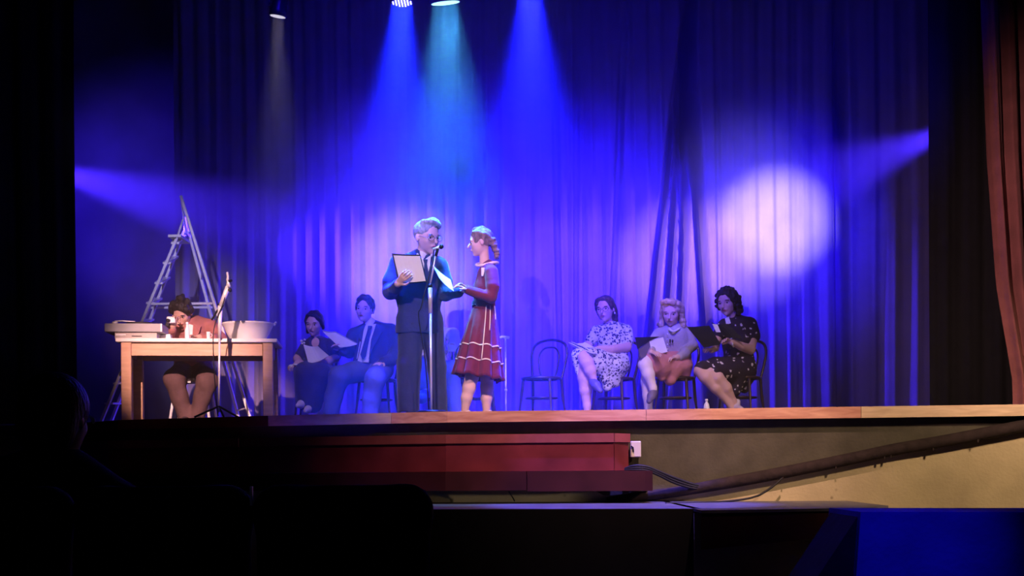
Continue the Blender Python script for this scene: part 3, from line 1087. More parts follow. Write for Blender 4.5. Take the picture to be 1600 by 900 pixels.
# wash tub
c = (onT(362, .33) + onT(416, .33)) / 2
tub = tag(empty('wash_tub', c), 'wide white enamel tub at the right end of the table', 'tub')
r0, r1, hh = .175, .258, .178
MB().lathe([(r0 * .96, 0), (r0, .008), (r0 + (r1 - r0) * .55, hh * .5), (r1, hh * .95), (r1 + .014, hh), (r1 + .010, hh + .008), (r1 - .006, hh), (r0 + (r1 - r0) * .5, hh * .45), (r0 - .006, .012), (.001, .012)], c, Z3, 40, cap=False).build('bowl', M['enamel'], tub, smooth=True)
MB().lathe([(.001, .001), (r0 * .96, .0)], c, Z3, 40, cap=False).build('base', M['enamel'], tub)
for s in (-1, 1):
    q = c + tx * s * (r1 + .004) + Z3 * (hh - .01)
    MB().tube(smooth_pts([q - ty * .05, q - ty * .045 + tx * s * .022 + Z3 * .03, q + ty * .045 + tx * s * .022 + Z3 * .03, q + ty * .05], 5), .006, 6).build('handle', M['enamel'], tub, smooth=True)

# bottle and cup on the table
c = onT(294, .12)
t = tag(empty('glass_bottle', c), 'white bottle in front of the man at the table', 'bottle')
MB().lathe([(.024, 0), (.025, .01), (.025, .09), (.018, .115), (.012, .125), (.012, .15)], c, Z3, 16).build('bottle_body', M['glassy'], t, smooth=True)
MB().lathe([(.014, .148), (.014, .172), (.012, .174)], c, Z3, 12).build('cap', M['white'], t, smooth=True)
c = onT(327, .10)
t = tag(empty('small_cup', c), 'tiny white cup beside the boom microphone on the table', 'cup')
MB().lathe([(.016, 0), (.018, .004), (.020, .06), (.021, .075), (.018, .074), (.016, .01), (.001, .008)], c, Z3, 16, cap=False).build('cup_wall', M['glassy'], t, smooth=True)
MB().tube(smooth_pts([c + tx * .019 + Z3 * .06, c + tx * .034 + Z3 * .05, c + tx * .034 + Z3 * .03, c + tx * .018 + Z3 * .02], 4), .003, 6).build('handle', M['glassy'], t, smooth=True)

# ---- step ladder
ld = tag(empty('step_ladder', (W(278, 650, 14.1)[0], 14.1, ST)), 'tall aluminium step ladder standing open behind the table', 'ladder')


def floor_end(x0, y0, x1, y1, D):
    a = W(x0, y0, D)
    b = W(x1, y1, D)
    t = (ST - a[2]) / (b[2] - a[2])
    return a, a + (b - a) * t


rails = {}
for nm, v in (('a', (283, 306, 390, 649, 13.9)), ('b', (289, 340, 372, 649, 14.3)), ('c', (276, 374, 225, 497, 13.9)), ('e', (288, 362, 236, 497, 14.3))):
    rails[nm] = floor_end(*v)
    a, b = rails[nm]
    d = nrm(b - a)
    s = np.cross(d, (0, 1, 0))
    MB().box((a + b) / 2, (.014, .024, np.linalg.norm(b - a) / 2), (s, (0, 1, 0), -d)).build('side_rail', M['metal'], ld)
    MB().box(b + Z3 * .012, (.026, .032, .012)).build('rubber_foot', M['black'], ld)
for k in range(10):
    t = .02 + k * .108
    p, q = rails['c'][0] * (1 - t) + rails['c'][1] * t, rails['e'][0] * (1 - t) + rails['e'][1] * t
    MB().box((p + q) / 2, (.045, np.linalg.norm(q - p) / 2, .010), (np.array([1, 0, 0]), nrm(q - p), Z3)).build('tread', M['metal'], ld)
for t in (.30, .62, .93):
    MB().tube([rails['a'][0] * (1 - t) + rails['a'][1] * t, rails['b'][0] * (1 - t) + rails['b'][1] * t], .010, 6).build('cross_brace', M['metal'], ld)
for D, y0, y1 in ((13.9, 473, 476), (14.3, 480, 481)):
    MB().box((W(236, y0, D) + W(332, y1, D)) / 2, (np.linalg.norm(W(236, y0, D) - W(332, y1, D)) / 2, .006, .012)).build('spreader', M['metal'], ld)
MB().tube([W(283, 307, 13.9), W(287, 341, 14.05), W(291, 364, 14.3)], .012, 8).build('top_hoop', M['metal'], ld)
MB().box(W(281, 374, 14.1), (.07, .22, .014)).build('top_step', M['metal'], ld)
MB().tube([W(276, 374, 13.9), W(286, 343, 13.95)], .012, 8).build('hinge_arm', M['metal'], ld)
MB().tube([W(288, 362, 14.3), W(290, 343, 14.3)], .012, 8).build('hinge_arm', M['metal'], ld)


# ---- microphone stands
def mic(root, tip, tail, r=.024):
    d = nrm(np.asarray(tip) - np.asarray(tail))
    L = np.linalg.norm(np.asarray(tip) - np.asarray(tail))
    MB().lathe([(r * .45, 0), (r * .6, .004), (r * .75, L * .62)], tail, d, 14).build('microphone_body', M['chrome'], root, smooth=True)
    MB().ell(np.asarray(tip) - d * r, np.eye(3), (r, r, r * 1.05), 14, 10).build('grille', M['black_metal'], root, smooth=True)


ms = tag(empty('microphone_stand', (W(673, 640, 11.45)[0], 11.45, ST)), 'straight chrome microphone stand before the standing man', 'microphone stand', 'microphone stands')
b0 = W(674, 643, 11.45)
b0[2] = ST
MB().lathe([(.14, 0), (.14, .012), (.12, .022), (.02, .03)], b0, Z3, 28).build('base', M['black_metal'], ms, smooth=True)
MB().tube([b0 + Z3 * .02, W(672.5, 482, 11.45)], .0105, 10).build('pole', M['chrome'], ms, smooth=True)
MB().tube([W(672.5, 490, 11.45), W(672, 446, 11.45)], .018, 12).build('grip', M['chrome'], ms, smooth=True)
MB().lathe([(.016, 0), (.022, .006), (.022, .03), (.014, .036)], W(672, 450, 11.45), Z3, 14).build('clutch', M['black_metal'], ms, smooth=True)
MB().tube([W(672, 446, 11.45), W(676, 425, 11.44), W(681, 397, 11.42)], .008, 8).build('upper_rod', M['chrome'], ms, smooth=True)
MB().tube([W(681, 400, 11.42), W(684, 389, 11.42)], .014, 8).build('clip', M['black_metal'], ms)
mic(ms, W(692.5, 384.5, 11.40), W(677, 390, 11.46), .021)
MB().tube(smooth_pts([W(678, 392, 11.46), W(676, 410, 11.42), W(668, 440, 11.40), W(658, 480, 11.38), W(654, 495, 11.40), W(664, 560, 11.42), W(670, 640, 11.44)], 6), .005, 6).build('cable', M['black_metal'], ms, smooth=True)

ms = tag(empty('microphone_stand', (W(342, 640, 12.4)[0], 12.4, ST)), 'boom microphone stand in front of the wooden table', 'microphone stand', 'microphone stands')
b0 = W(342, 640, 12.4)
b0[2] = ST
for k in range(3):
    q = R_(90 + 120 * k)
    MB().tube([b0 + Z3 * .12, b0 + np.array([math.cos(q) * .24, math.sin(q) * .24, .012])], .010, 8).build('leg', M['black_metal'], ms)
MB().tube([b0 + Z3 * .06, W(343, 510, 12.4)], .0105, 10).build('pole', M['chrome'], ms, smooth=True)
MB().tube([W(343, 528, 12.4), W(344, 478, 12.4)], [.016, .024], 12).build('grip', M['chrome'], ms, smooth=True)
MB().lathe([(.02, -.02), (.028, -.01), (.028, .012), (.02, .02)], W(345, 477, 12.4), (0, 1, 0), 14).build('boom_joint', M['black_metal'], ms, smooth=True)
MB().tube([W(344, 480, 12.4), W(356.5, 448, 12.35)], [.022, .026], 12).build('boom_grip', M['chrome'], ms, smooth=True)
MB().tube([W(331, 500, 12.44), W(344, 478, 12.4)], .009, 8).build('counter_rod', M['black_metal'], ms)
MB().tube([W(355, 452, 12.35), W(356, 432, 12.34), W(355, 425, 12.33)], .011, 8).build('boom_rod', M['metal'], ms)
MB().tube([W(355, 441, 12.34), W(362, 438, 12.32)], .013, 8).build('clip', M['black_metal'], ms)
mic(ms, W(360, 456, 12.30), W(355, 436, 12.34), .020)
MB().tube(smooth_pts([W(355, 436, 12.34), W(350, 470, 12.36), W(338, 500, 12.36), W(333, 530, 12.3), W(336, 600, 12.34), W(341, 650, 12.38)], 6), .005, 6).build('cable', M['black_metal'], ms, smooth=True)


# ---- bentwood chairs
def make_chair():
    root = empty('bentwood_chair', (0, 0, 0))
    tube = lambda pts, r, n=8, closed=False: MB().tube(pts, r, n, closed)
    MB().lathe([(.17, .428), (.205, .425), (.215, .435), (.215, .452), (.20, .458), (.12, .452), (.001, .450)], (0, 0, 0), Z3, 32, cap=False).build('seat', M['bentwood'], root, (0, 0, 0), True)
    for s in (-1, 1):
        tube(smooth_pts([(s * .15, -.13, .43), (s * .165, -.15, .25), (s * .19, -.18, 0.0)], 4), [.017] * 5 + [.012] * 4).build('leg', M['bentwood'], root, (0, 0, 0), True)
        tube(smooth_pts([(s * .165, .15, .44), (s * .175, .17, .22), (s * .20, .21, 0.0)], 4), [.017] * 5 + [.012] * 4).build('leg', M['bentwood'], root, (0, 0, 0), True)
    hoop = [(-.165, .15, .43), (-.19, .185, .58), (-.205, .215, .72), (-.17, .235, .82), (-.06, .245, .865), (.06, .245, .865), (.17, .235, .82), (.205, .215, .72), (.19, .185, .58), (.165, .15, .43)]
    tube(smooth_pts(hoop, 5), .015).build('back_hoop', M['bentwood'], root, (0, 0, 0), True)
    inner = [(-.075, .172, .45), (-.105, .19, .57), (-.115, .21, .70), (-.07, .228, .775), (0, .232, .79), (.07, .228, .775), (.115, .21, .70), (.105, .19, .57), (.075, .172, .45)]
    tube(smooth_pts(inner, 5), .011).build('inner_hoop', M['bentwood'], root, (0, 0, 0), True)
    ring = [(.165 * math.cos(q), .165 * math.sin(q), .235) for q in np.linspace(0, 2 * math.pi, 25)[:-1]]
    tube(ring, .010, 8, True).build('leg_ring', M['bentwood'], root, (0, 0, 0), True)
    return root


def copy_tree(o, parent=None):
    c = o.copy()
    COL.objects.link(c)
    c.parent = parent
    for ch in o.children:
        copy_tree(ch, c)
    return c


chair0 = make_chair()
CH = [(847, 13.5, -25, 'empty dark bentwood chair between the cane and the woman in glasses'),
      (745, 13.5, 5, 'dark bentwood chair half hidden behind the girl in the maroon dress'),
      (493, 13.66, 0, 'bentwood chair under the seated woman in black'),
      (589, 13.62, -8, 'bentwood chair under the seated man in the blue suit'),
      (676, 13.6, 0, 'bentwood chair under the hidden sitter behind the standing man'),
      (960, 13.66, -30, 'bentwood chair under the woman in the white print dress'),
      (1056, 13.66, -22, 'bentwood chair under the blonde woman'),
      (1158, 13.66, -32, 'bentwood chair under the curly haired woman in the dark print dress')]
for i, (px, D, yaw, lab) in enumerate(CH):
    o = chair0 if i == 0 else copy_tree(chair0)
    o.location = ((px - CX) / F * D, D, ST)
    o.rotation_euler = (0, 0, R_(yaw))
    tag(o, lab, 'chair', 'bentwood chairs on the stage')

# stool of the man at the table
c = np.array([(303 - CX) / F * 13.6, 13.6, ST])
stl = tag(empty('metal_stool', c), 'stool with pale metal legs under the man at the table', 'stool')
MB().box(c + Z3 * .45, (.19, .17, .02), bev=.012).build('seat', M['beige_box'], stl)
for sx_ in (-1, 1):
    for sy_ in (-1, 1):
        MB().tube([c + np.array([sx_ * .15, sy_ * .13, .435]), c + np.array([sx_ * .21, sy_ * .17, 0])], .016, 8).build('leg', M['metal'], stl, smooth=True)
MB().box(c + np.array([-.02, -.172, .44]), (.035, .004, .02)).build('tag_plate', M['white'], stl)

# walking cane beside the chair
cn = tag(empty('walking_cane', (W(790, 640, 13.25)[0], 13.25, ST)), 'pale walking cane with a T handle leaning at the chair behind the girl', 'cane')
a = W(790, 529, 13.35)
b = W(790.5, 650, 13.25)
b[2] = ST
MB().tube([b + Z3 * .02, a], .010, 8).build('shaft', M['metal'], cn, smooth=True)
MB().tube(smooth_pts([W(780.5, 528.5, 13.35), W(785, 526.5, 13.35), W(791, 527, 13.35), W(796, 528, 13.35)], 4), [.012] + [.017] * 11 + [.013], 8).build('handle', M['metal'], cn, smooth=True)
MB().lathe([(.010, -.01), (.016, -.006), (.016, .012), (.010, .016)], W(790.3, 610, 13.28), Z3, 10).build('height_collar', M['white'], cn, smooth=True)
MB().lathe([(.016, 0), (.015, .03), (.010, .04)], b, Z3, 10).build('rubber_tip', M['black'], cn)

# water bottle at the women's feet
c = W(1104, 640, 13.1)
c[2] = ST
t = tag(empty('water_bottle', c), 'small clear bottle on the floor left of the curly haired woman', 'bottle')
MB().lathe([(.030, 0), (.032, .008), (.032, .11), (.026, .14), (.013, .16), (.013, .175)], c, Z3, 16).build('bottle_body', M['glassy'], t, smooth=True)
MB().lathe([(.016, .172), (.016, .192), (.014, .194)], c, Z3, 12).build('cap', M['white'], t, smooth=True)

# ================================================================== auditorium
# covered box at the right
bxr = tag(empty('covered_box', (W(1500, 850, 7.0)[0], 7.3, 0)), 'large box under a deep blue cover at the lower right', 'box')
p = [W(1345, 800, 7.0), W(1760, 800, 7.0), W(1760, 1016, 7.0), W(1330, 1016, 7.0)]
for q in (2, 3):
    p[q][2] = 0.0
MB().prism(p, (0, .7, 0)).build('blue_cover', M['blue_cloth'], bxr)
q0, q1 = W(1344, 801, 7.06), W(1329, 1015, 7.06)
q1[2] = 0
q2 = W(1205, 1015, 7.06)
q2[2] = 0
MB().prism([q0, q1, q2], (0, .6, 0)).build('end_flap', M['black_cloth'], bxr)


def make_seat():
    root = empty('theatre_seat', (0, 0, 0))
    S = SDF(.016)
    w, zt = .235, .958
    S.cone((-w + .06, 0, zt - .07), (w - .06, 0, zt - .07), .06, .06, .03)
    S.cone((-w + .055, 0, .5), (-w + .055, 0, zt - .08), .05, .055, .05)
    S.cone((w - .055, 0, .5), (w - .055, 0, zt - .08), .05, .055, .05)
    for t in np.linspace(-1, 1, 7):
        S.cone((t * (w - .07), 0, .5), (t * (w - .07), 0, zt - .07), .045, .045, .05)
    V, Fc = S.mesh()
    mesh_obj('backrest', V, Fc, M['seat_cloth'], (0, 0, 0), root)
    MB().box((0, .28, .44), (.22, .22, .05), bev=.03).build('seat_cushion', M['seat_cloth'], root, (0, 0, 0))
    for s in (-1, 1):
        MB().box((s * .238, .22, .30), (.012, .2, .30), bev=.004).build('side_panel', M['black_paint'], root, (0, 0, 0))
        MB().box((s * .238, .22, .615), (.022, .19, .018), bev=.008).build('armrest', M['black_paint'], root, (0, 0, 0))
    return root


seat0 = make_seat()
for i, (px, lab) in enumerate(((536, 'black theatre seat back nearest the middle of the picture'), (256, 'black theatre seat back between the other two'), (-24, 'black theatre seat back under the spectator at the left'))):
    o = seat0 if i == 0 else copy_tree(seat0)
    o.location = ((px - CX) / F * 3.5, 3.5, 0)
    tag(o, lab, 'seat', 'theatre seats')
bk = MB().box(W(393, 775, 3.47), (.003, .008, .026)).build('seat_marker', M['metal'])
tag(bk, 'thin metal tab between two theatre seats', 'tab')


# ================================================================== people
def curls(f, part, centers, r, n, spread, seed, k=.012):
    rs = np.random.RandomState(seed)
    L, ax, h = f.hf
    for c in centers:
        for _ in range(n):
            o = rs.normal(size=3) * spread
            f.S(part).cone(L(c[0] + o[0], c[1] + o[1], c[2] + o[2]), L(c[0] + o[0] + .02, c[1] + o[1], c[2] + o[2] - .04), r * h * rs.uniform(.7, 1.2), r * h * rs.uniform(.6, 1.1), k)


def strands(f, part, pts, r, k=.008):
    """a lock of hair through head-frame points"""
    L, ax, h = f.hf
    P = smooth_pts([L(*p) for p in pts], 4)
    for i in range(len(P) - 1):
        t = i / (len(P) - 1)
        f.S(part).cone(P[i], P[i + 1], h * (r[0] + (r[1] - r[0]) * t), h * (r[0] + (r[1] - r[0]) * (t + 1 / len(P))), k)


def shoe(f, part, heel, toe, r0, r1):
    f.chain(part, [(*heel, r0), (*toe, r1)], k=.012, under=False)


# ---- standing man
f = Fig('person', 'standing man with grey hair and navy suit reading a script at the microphone', 11.75, 657)
X1 = np.array([1, .10, 0])
f.chain('jacket', [(655, 514, 0, 20), (654, 465, 0, 19), (653, 432, 0, 20)], .05, (X1, 1.72))
f.chain('jacket', [(655, 522, 0, 21), (655, 500, 0, 20)], .03, (X1, 1.75), under=False)
f.S('jacket').ell(f.p(655, 521.5, 0) - np.array([0, 0, .5]), np.eye(3), (3.0, 3.0, .5), .006, op='s')
f.chain('jacket', [(630, 411, .01, 12), (655, 402, .02, 12), (682, 412, .02, 12)], .04)
f.chain('jacket', [(622, 411, 0, 13.5), (612, 440, -.02, 13), (610, 456, -.05, 12)], .03)
f.chain('jacket', [(610, 456, -.05, 12), (616, 451, -.17, 9.5), (623, 443, -.25, 8)], .015)
f.chain('jacket', [(688, 415, .02, 12.5), (694, 440, .0, 12), (697, 459, -.03, 11), (716, 457, -.14, 8.5)], .02)
f.chain('trousers', [(655, 508, 0, 20.5), (656, 519, 0, 18.5)], .03, (X1, 1.5), under=False)
f.chain('trousers', [(643, 512, 0, 19.5), (639, 570, -.01, 18.5), (638, 646, 0, 17)], .03)
f.chain('trousers', [(675, 512, .02, 17.5), (683, 575, .02, 14.5), (687, 646, .03, 13)], .03)
f.chain('shirt', [(659, 402, -.01, 9.5), (660, 398, -.01, 9)], .01)
f.head(667, 371, -.02, 52, 42, 12, -3, neck=(659, 404, .0), brow='hair_grey')
H, L, ax, h = f.hair(.96, .10, .0, short=True)
strands(f, 'hair', [(-.10, .16, .45), (0, .30, .46), (.13, .34, .40), (.24, .26, .33)], (.08, .05))
strands(f, 'hair', [(-.2, .05, .44), (-.1, .2, .48), (.03, .30, .47), (.15, .3, .40)], (.09, .06))
strands(f, 'hair', [(.05, .0, .50), (.12, .16, .52), (.2, .25, .44)], (.09, .06))
f.glasses('shoe_grey')
f.chain('body', [(623, 443, -.25, 5.5), (621, 444, -.31, 5)], .01)
f.hand((620, 444, -.31), (631, 432, -.365), (0.1, -1, 0.1), -1, .5, .19)
f.hand((716, 457, -.14), (729, 453, -.19), (0, 0, 1), 1, .8, .18)
f.chain('shoe', [(636, 650, -.02, 11), (630, 653, -.16, 9)], under=False)
f.chain('shoe#', [(688, 650, .0, 11), (693, 653, -.12, 9)], under=False)
fr = -.158
P = lambda x, y, d=fr: f.p(x, y, d)
f.prop('shirt_front', MB().prism([P(653, 399), P(663, 406, -.165), P(673, 400, -.14), P(672, 416), P(667, 432, -.163), P(661, 418)], (0, .05, 0)), 'white')
f.prop('tie', MB().prism([P(661, 405, -.172), P(668, 405, -.172), P(667, 412, -.172), P(670, 430, -.172), P(666, 437, -.172), P(662, 428, -.172), P(663, 412, -.172)], (0, .03, 0)), 'navy')
f.prop('collar', MB().tube([P(650, 392, .03), P(653, 399, -.08), P(661, 406, -.15)], .011, 6).tube([P(675, 394, .0), P(674, 400, -.10), P(666, 406, -.15)], .011, 6), 'white', True)
f.prop('lapel', MB().prism([P(651, 400, -.12), P(644, 416, -.155), P(661, 442, -.168), P(667, 433, -.170), P(660, 418, -.170)], (0, .03, 0)), 'navy')
f.prop('lapel', MB().prism([P(675, 401, -.13), P(682, 416, -.145), P(670, 442, -.168), P(667, 433, -.172), P(673, 416, -.165)], (0, .03, 0)), 'navy')
f.prop('jacket_button', MB().ell(P(672, 472, -.145), np.eye(3), (.010, .006, .010)), 'black')
f.done({'body': 'skin', 'jacket': 'navy', 'trousers': 'navy_trouser', 'shirt': 'white', 'hair': 'hair_grey', 'shoe': 'shoe_black', 'shoe#': 'shoe_black'}, {'jacket': .004, 'trousers': .005, 'hair': .0035})
sc_ = tag(empty('script_folder', f.p(640, 440, -.3)), 'open script in a dark folder held by the standing man', 'script')
MB().sheet([f.p(615, 399, -.30), f.p(656, 400, -.33), f.p(665, 439, -.36), f.p(625, 442, -.31)], .003, .012).build('page', M['paper'], sc_)
MB().sheet([f.p(612, 396, -.285), f.p(657, 398, -.315), f.p(667, 441, -.345), f.p(623, 444, -.295)], .004, .012).build('cover', M['black'], sc_)

# ---- girl in the maroon dress
f = Fig('person', 'girl with plaited hair and maroon dress with cream trim facing the standing man', 11.7, 750)
YW = (0, 1, 0)
f.chain('bodice', [(755, 480, 0, 16.5), (759, 452, 0, 18), (762, 430, 0, 17)], .04, (YW, 1.25))
f.chain('bodice', [(764, 421, -.10, 9.5), (763, 417, .0, 10), (762, 421, .10, 9.5)], .03)
f.chain('bodice', [(767, 425, -.13, 11), (770, 448, -.17, 10.5), (767, 464, -.18, 9.5), (748, 459, -.19, 8), (732, 454, -.19, 7)], .015)
f.chain('bodice', [(761, 425, .12, 10.5), (757, 462, .12, 9), (730, 451, .03, 7)], .02)
f.chain('body', [(756, 492, -.035, 9.5), (737, 590, -.08, 10.5), (733, 606, -.08, 10.2), (729, 622, -.08, 8.6), (726, 643, -.07, 5.6)], .02)
f.chain('body', [(756, 492, .035, 9.5), (761, 590, .07, 10.5), (761, 606, .07, 10.2), (760, 622, .07, 8.8), (760, 643, .07, 5.6)], .02)
f.head(751, 379, 0, 43, -88, 8, 0, neck=(757, 411, .0), neckr=.17, brow='hair_brown')
H, L, ax, h = f.hair(1.0, .09)
for s in (-1, 1):
    strands(f, 'hair', [(s * .20, .22, .38), (s * .33, .0, .30), (s * .33, -.25, .15), (s * .22, -.42, -.05)], (.07, .09))
    for k in range(7):
        t = k / 6
        c = np.array([s * (.22 - .02 * t), -.40 - .12 * math.sin(t * 2.0), .0 - .62 * t])
        f.S('hair').ell(L(*(c + [0.03 * (-1) ** k, 0, 0])), ax, np.array((.12, .14, .085)) * h * (1.1 - .35 * t), .012 * h)
strands(f, 'hair', [(-.1, .2, .47), (0, .05, .53), (.05, -.2, .48), (0, -.42, .25)], (.05, .07))
f.hand((732, 454, -.19), (716, 446, -.20), (-.3, -.1, .9), 1, .7, .165)
f.hand((730, 451, .03), (716, 444, -.02), (-.3, .2, .9), -1, .8, .165)
f.chain('shoe', [(730, 647, -.07, 7), (717, 649, -.08, 6)], under=False)
f.chain('shoe#', [(764, 647, .07, 7), (751, 649, .06, 6)], under=False)
# pleated skirt
V, Fc = [], []
NA, NT = 96, 22


def skirt_pt(t, q, out=0.0):
    e = t ** .8
    cx, cy = 756 + (747 - 756) * t, 478 + (591 - 478) * t
    r = (17 + (37 - 17) * e) * f.k + out
    pl = 1 + .13 * t * math.sin(9 * q + .6 * math.sin(2 * q)) + .05 * t * math.sin(17 * q)
    c = f.p(cx, cy, 0)
    dz = -.035 * t * math.cos(q - .3)
    return np.array([c[0] + r * pl * math.cos(q), c[1] + r * 1.02 * pl * math.sin(q), c[2] + dz + .012 * t * math.sin(9 * q)])


for sgn, o in ((0, 0.0), (1, -.006)):
    for j in range(NT + 1):
        for i in range(NA):
            V.append(skirt_pt(j / NT, 2 * math.pi * i / NA, o))
B_ = (NT + 1) * NA
for j in range(NT):
    for i in range(NA):
        i2 = (i + 1) % NA
        Fc.append((j * NA + i, (j + 1) * NA + i, (j + 1) * NA + i2, j * NA + i2))
        Fc.append((B_ + j * NA + i, B_ + j * NA + i2, B_ + (j + 1) * NA + i2, B_ + (j + 1) * NA + i))
for i in range(NA):
    i2 = (i + 1) % NA
    Fc.append((NT * NA + i, B_ + NT * NA + i, B_ + NT * NA + i2, NT * NA + i2))
    Fc.append((i, i2, B_ + i2, B_ + i))
sk = f.prop('skirt', MB().add(V, Fc), 'maroon', True)
for t in (.56, .77):
    m = MB()
    n = NA
    VV = []
    for i in range(n):
        q = 2 * math.pi * i / n
        VV += [skirt_pt(t - .009, q, .001), skirt_pt(t - .009, q, .005), skirt_pt(t + .009, q, .005), skirt_pt(t + .009, q, .001)]
    FF = []
    for i in range(n):
        j = (i + 1) % n
        for k in range(4):
            FF.append((4 * i + k, 4 * i + (k + 1) % 4, 4 * j + (k + 1) % 4, 4 * j + k))
    mesh_obj('trim_band', VV, FF, M['trim'], f.base, sk)
for q0, t0, t1 in ((-1.35, .02, .77), (-1.0, .02, .36), (-.45, .0, .20)):
    f.prop('ribbon', MB().tube([skirt_pt(t0 + (t1 - t0) * k / 12, q0 - .10 * k / 12, .006) for k in range(13)], .0055, 5), 'trim', True)
f.prop('belt', MB().tube([skirt_pt(.0, q, .004) for q in np.linspace(0, 2 * math.pi, 40)[:-1]], .010, 6, True), 'maroon', True)
f.prop('collar', MB().tube([f.p(761 + 17 * math.cos(q), 412.5 + 1.5 * math.sin(2 * q) - 1.5 * math.cos(q), .088 * math.sin(q)) for q in np.linspace(0, 2 * math.pi, 25)[:-1]], .013, 8, True), 'trim', True)
f.prop('waistband', MB().lathe([(18.5 * f.k, -.03), (18.8 * f.k, 0), (18.5 * f.k, .035)], f.p(756, 477, 0), (0, 0, 1), 32, cap=False), 'maroon', True)
f.prop('brooch', MB().prism([f.p(752, 418, -.135), f.p(757, 418, -.135), f.p(757, 423, -.135), f.p(755, 431, -.140), f.p(752, 431, -.140)], (0, .025, 0)), 'white')
f.prop('cuff', MB().tube([f.p(733, 447, -.19), f.p(731, 455, -.19), f.p(729, 461, -.19)], .006, 6), 'trim', True)
f.done({'body': 'skin', 'bodice': 'maroon', 'hair': 'hair_light', 'shoe': 'shoe_pale', 'shoe#': 'shoe_pale'}, {'bodice': .003, 'hair': .004})
g = tag(MB().sheet([f.p(676, 414, -.10), f.p(704, 437, -.16), f.p(709, 455, -.20), f.p(686, 434, -.24)], .004, .01).build('script_sheet', M['paper']), 'pale script sheets held by the girl towards the standing man', 'script')

# ---- seated woman in black
f = Fig('person', 'dark haired seated woman in a long black dress reading papers', 13.55, 492)
f.chain('dress', [(493, 574, .1, 19), (495, 552, .1, 17), (496, 540, .1, 17)], .04, ((1, 0, 0), 1.2))
f.chain('dress', [(480, 540, .1, 8.5), (514, 538, .1, 9)], .03)
f.S('dress').ell(f.p(491, 533, -.03), np.eye(3), (.05, .08, .07), .02, op='s')
f.chain('dress', [(477, 541, .08, 9), (468, 555, .03, 8)], .02)
f.chain('body', [(468, 555, .03, 6.5), (464, 561, 0, 6.2), (466, 567, -.15, 5), (463, 569, -.20, 4.5)], .012)
f.chain('dress', [(516, 540, .08, 9.5), (525, 556, .03, 8.5)], .02)
f.chain('body', [(525, 556, .03, 6.8), (524, 560, 0, 6.5), (500, 566, -.2, 5.2), (490, 567, -.24, 4.6)], .012)
for a in (0, 1):
    f.chain('dress', [((482, 505)[a], 577, .05, 17), ((477, 501)[a], 584, -.33, 15), ((474, 490)[a], 626 + 6 * a, -.25, 13)], .07)
f.chain('body', [(472, 622, -.26, 6), (471, 632, -.28, 5)], .02)
f.chain('body', [(485, 630, -.26, 6), (482, 638, -.28, 5)], .02)
f.chain('shoe', [(473, 625, -.26, 5), (470, 632, -.34, 5.5), (465, 634, -.42, 3.5)], under=False)
f.chain('shoe#', [(484, 634, -.27, 5), (481, 640, -.35, 5), (477, 642, -.43, 3.2)], under=False)
f.head(491, 505, .03, 38, -12, 18, 4, neck=(493, 533, .09), brow='hair_dark')
H, L, ax, h = f.hair(.97, .11)
strands(f, 'hair', [(-.08, .28, .44), (.15, .26, .36), (.33, .08, .10), (.34, -.1, -.2)], (.05, .07))
strands(f, 'hair', [(-.10, .28, .44), (-.24, .22, .32), (-.34, .06, .08), (-.34, -.1, -.2), (-.33, -.08, -.42)], (.05, .06))
H.ell(L(.1, -.42, .0), ax, np.array((.2, .17, .2)) * h, .03)
f.hand((463, 569, -.20), (457, 571, -.26), (0, -.2, 1), 1, .8, .165)
f.hand((490, 567, -.24), (481, 569, -.29), (0, -.2, 1), -1, .7, .165)
f.prop('corsage', MB().ell(f.p(471, 533, .03), np.eye(3), (.016, .014, .016)).ell(f.p(475, 536, .02), np.eye(3), (.014, .014, .014)).ell(f.p(476, 531, .03), np.eye(3), (.013, .014, .013)).ell(f.p(472, 537, .025), np.eye(3), (.012, .014, .012)), 'white', True)
f.done({'body': 'skin', 'dress': 'black_dress', 'hair': 'hair_dark', 'shoe': 'shoe_pale', 'shoe#': 'shoe_pale'}, {'dress': .006, 'hair': .0035})
pp = tag(empty('paper_sheets', f.p(490, 565, -.3)), 'curled white papers on the lap of the woman in black', 'papers')
MB().sheet([f.p(474, 538, -.22), f.p(497, 541, -.26), f.p(511, 557, -.30), f.p(482, 568, -.32)], .003, .03).build('sheet', M['paper'], pp)
MB().sheet([f.p(476, 540, -.20), f.p(499, 543, -.24), f.p(514, 556, -.285), f.p(484, 567, -.30)], .003, .02).build('sheet', M['paper'], pp)
tag(MB().ell(f.p(455, 572, -.27), np.eye(3), (.03, .02, .018), 12, 8).ell(f.p(462, 570, -.29), np.eye(3), (.025, .015, .012), 10, 6).build('handkerchief', M['white'], smooth=True), 'crumpled white handkerchief in the hand of the woman in black', 'handkerchief')

# ---- seated man in blue suit
f = Fig('person', 'seated dark haired man in a blue suit and tie holding papers', 13.45, 580)
f.chain('jacket', [(588, 567, .08, 22), (585, 540, .08, 21), (583, 524, .1, 20)], .05, ((1, .1, 0), 1.3))
f.chain('jacket', [(556, 522, .08, 11), (582, 513, .11, 12), (610, 518, .11, 12)], .04)
f.chain('jacket', [(610, 519, .1, 13), (621, 548, .06, 12.5), (612, 562, -.05, 10), (598, 566, -.19, 8)], .02)
f.chain('jacket', [(553, 524, .08, 12), (545, 548, 0, 11), (537, 549, -.18, 8)], .02)
f.chain('trousers', [(574, 576, .05, 18), (530, 588, -.32, 15.5), (521, 620, -.27, 13), (516, 654, -.25, 12)], .04)
f.chain('trousers', [(598, 577, .05, 18), (587, 591, -.40, 15.5), (581, 622, -.37, 13), (577, 654, -.36, 12)], .04)
f.chain('shoe', [(516, 657, -.26, 8), (508, 660, -.44, 7)], under=False)
f.chain('shoe#', [(577, 657, -.37, 8), (572, 660, -.55, 7)], under=False)
f.chain('shirt', [(578, 508, .06, 8.5), (579, 504, .07, 8)], .01)
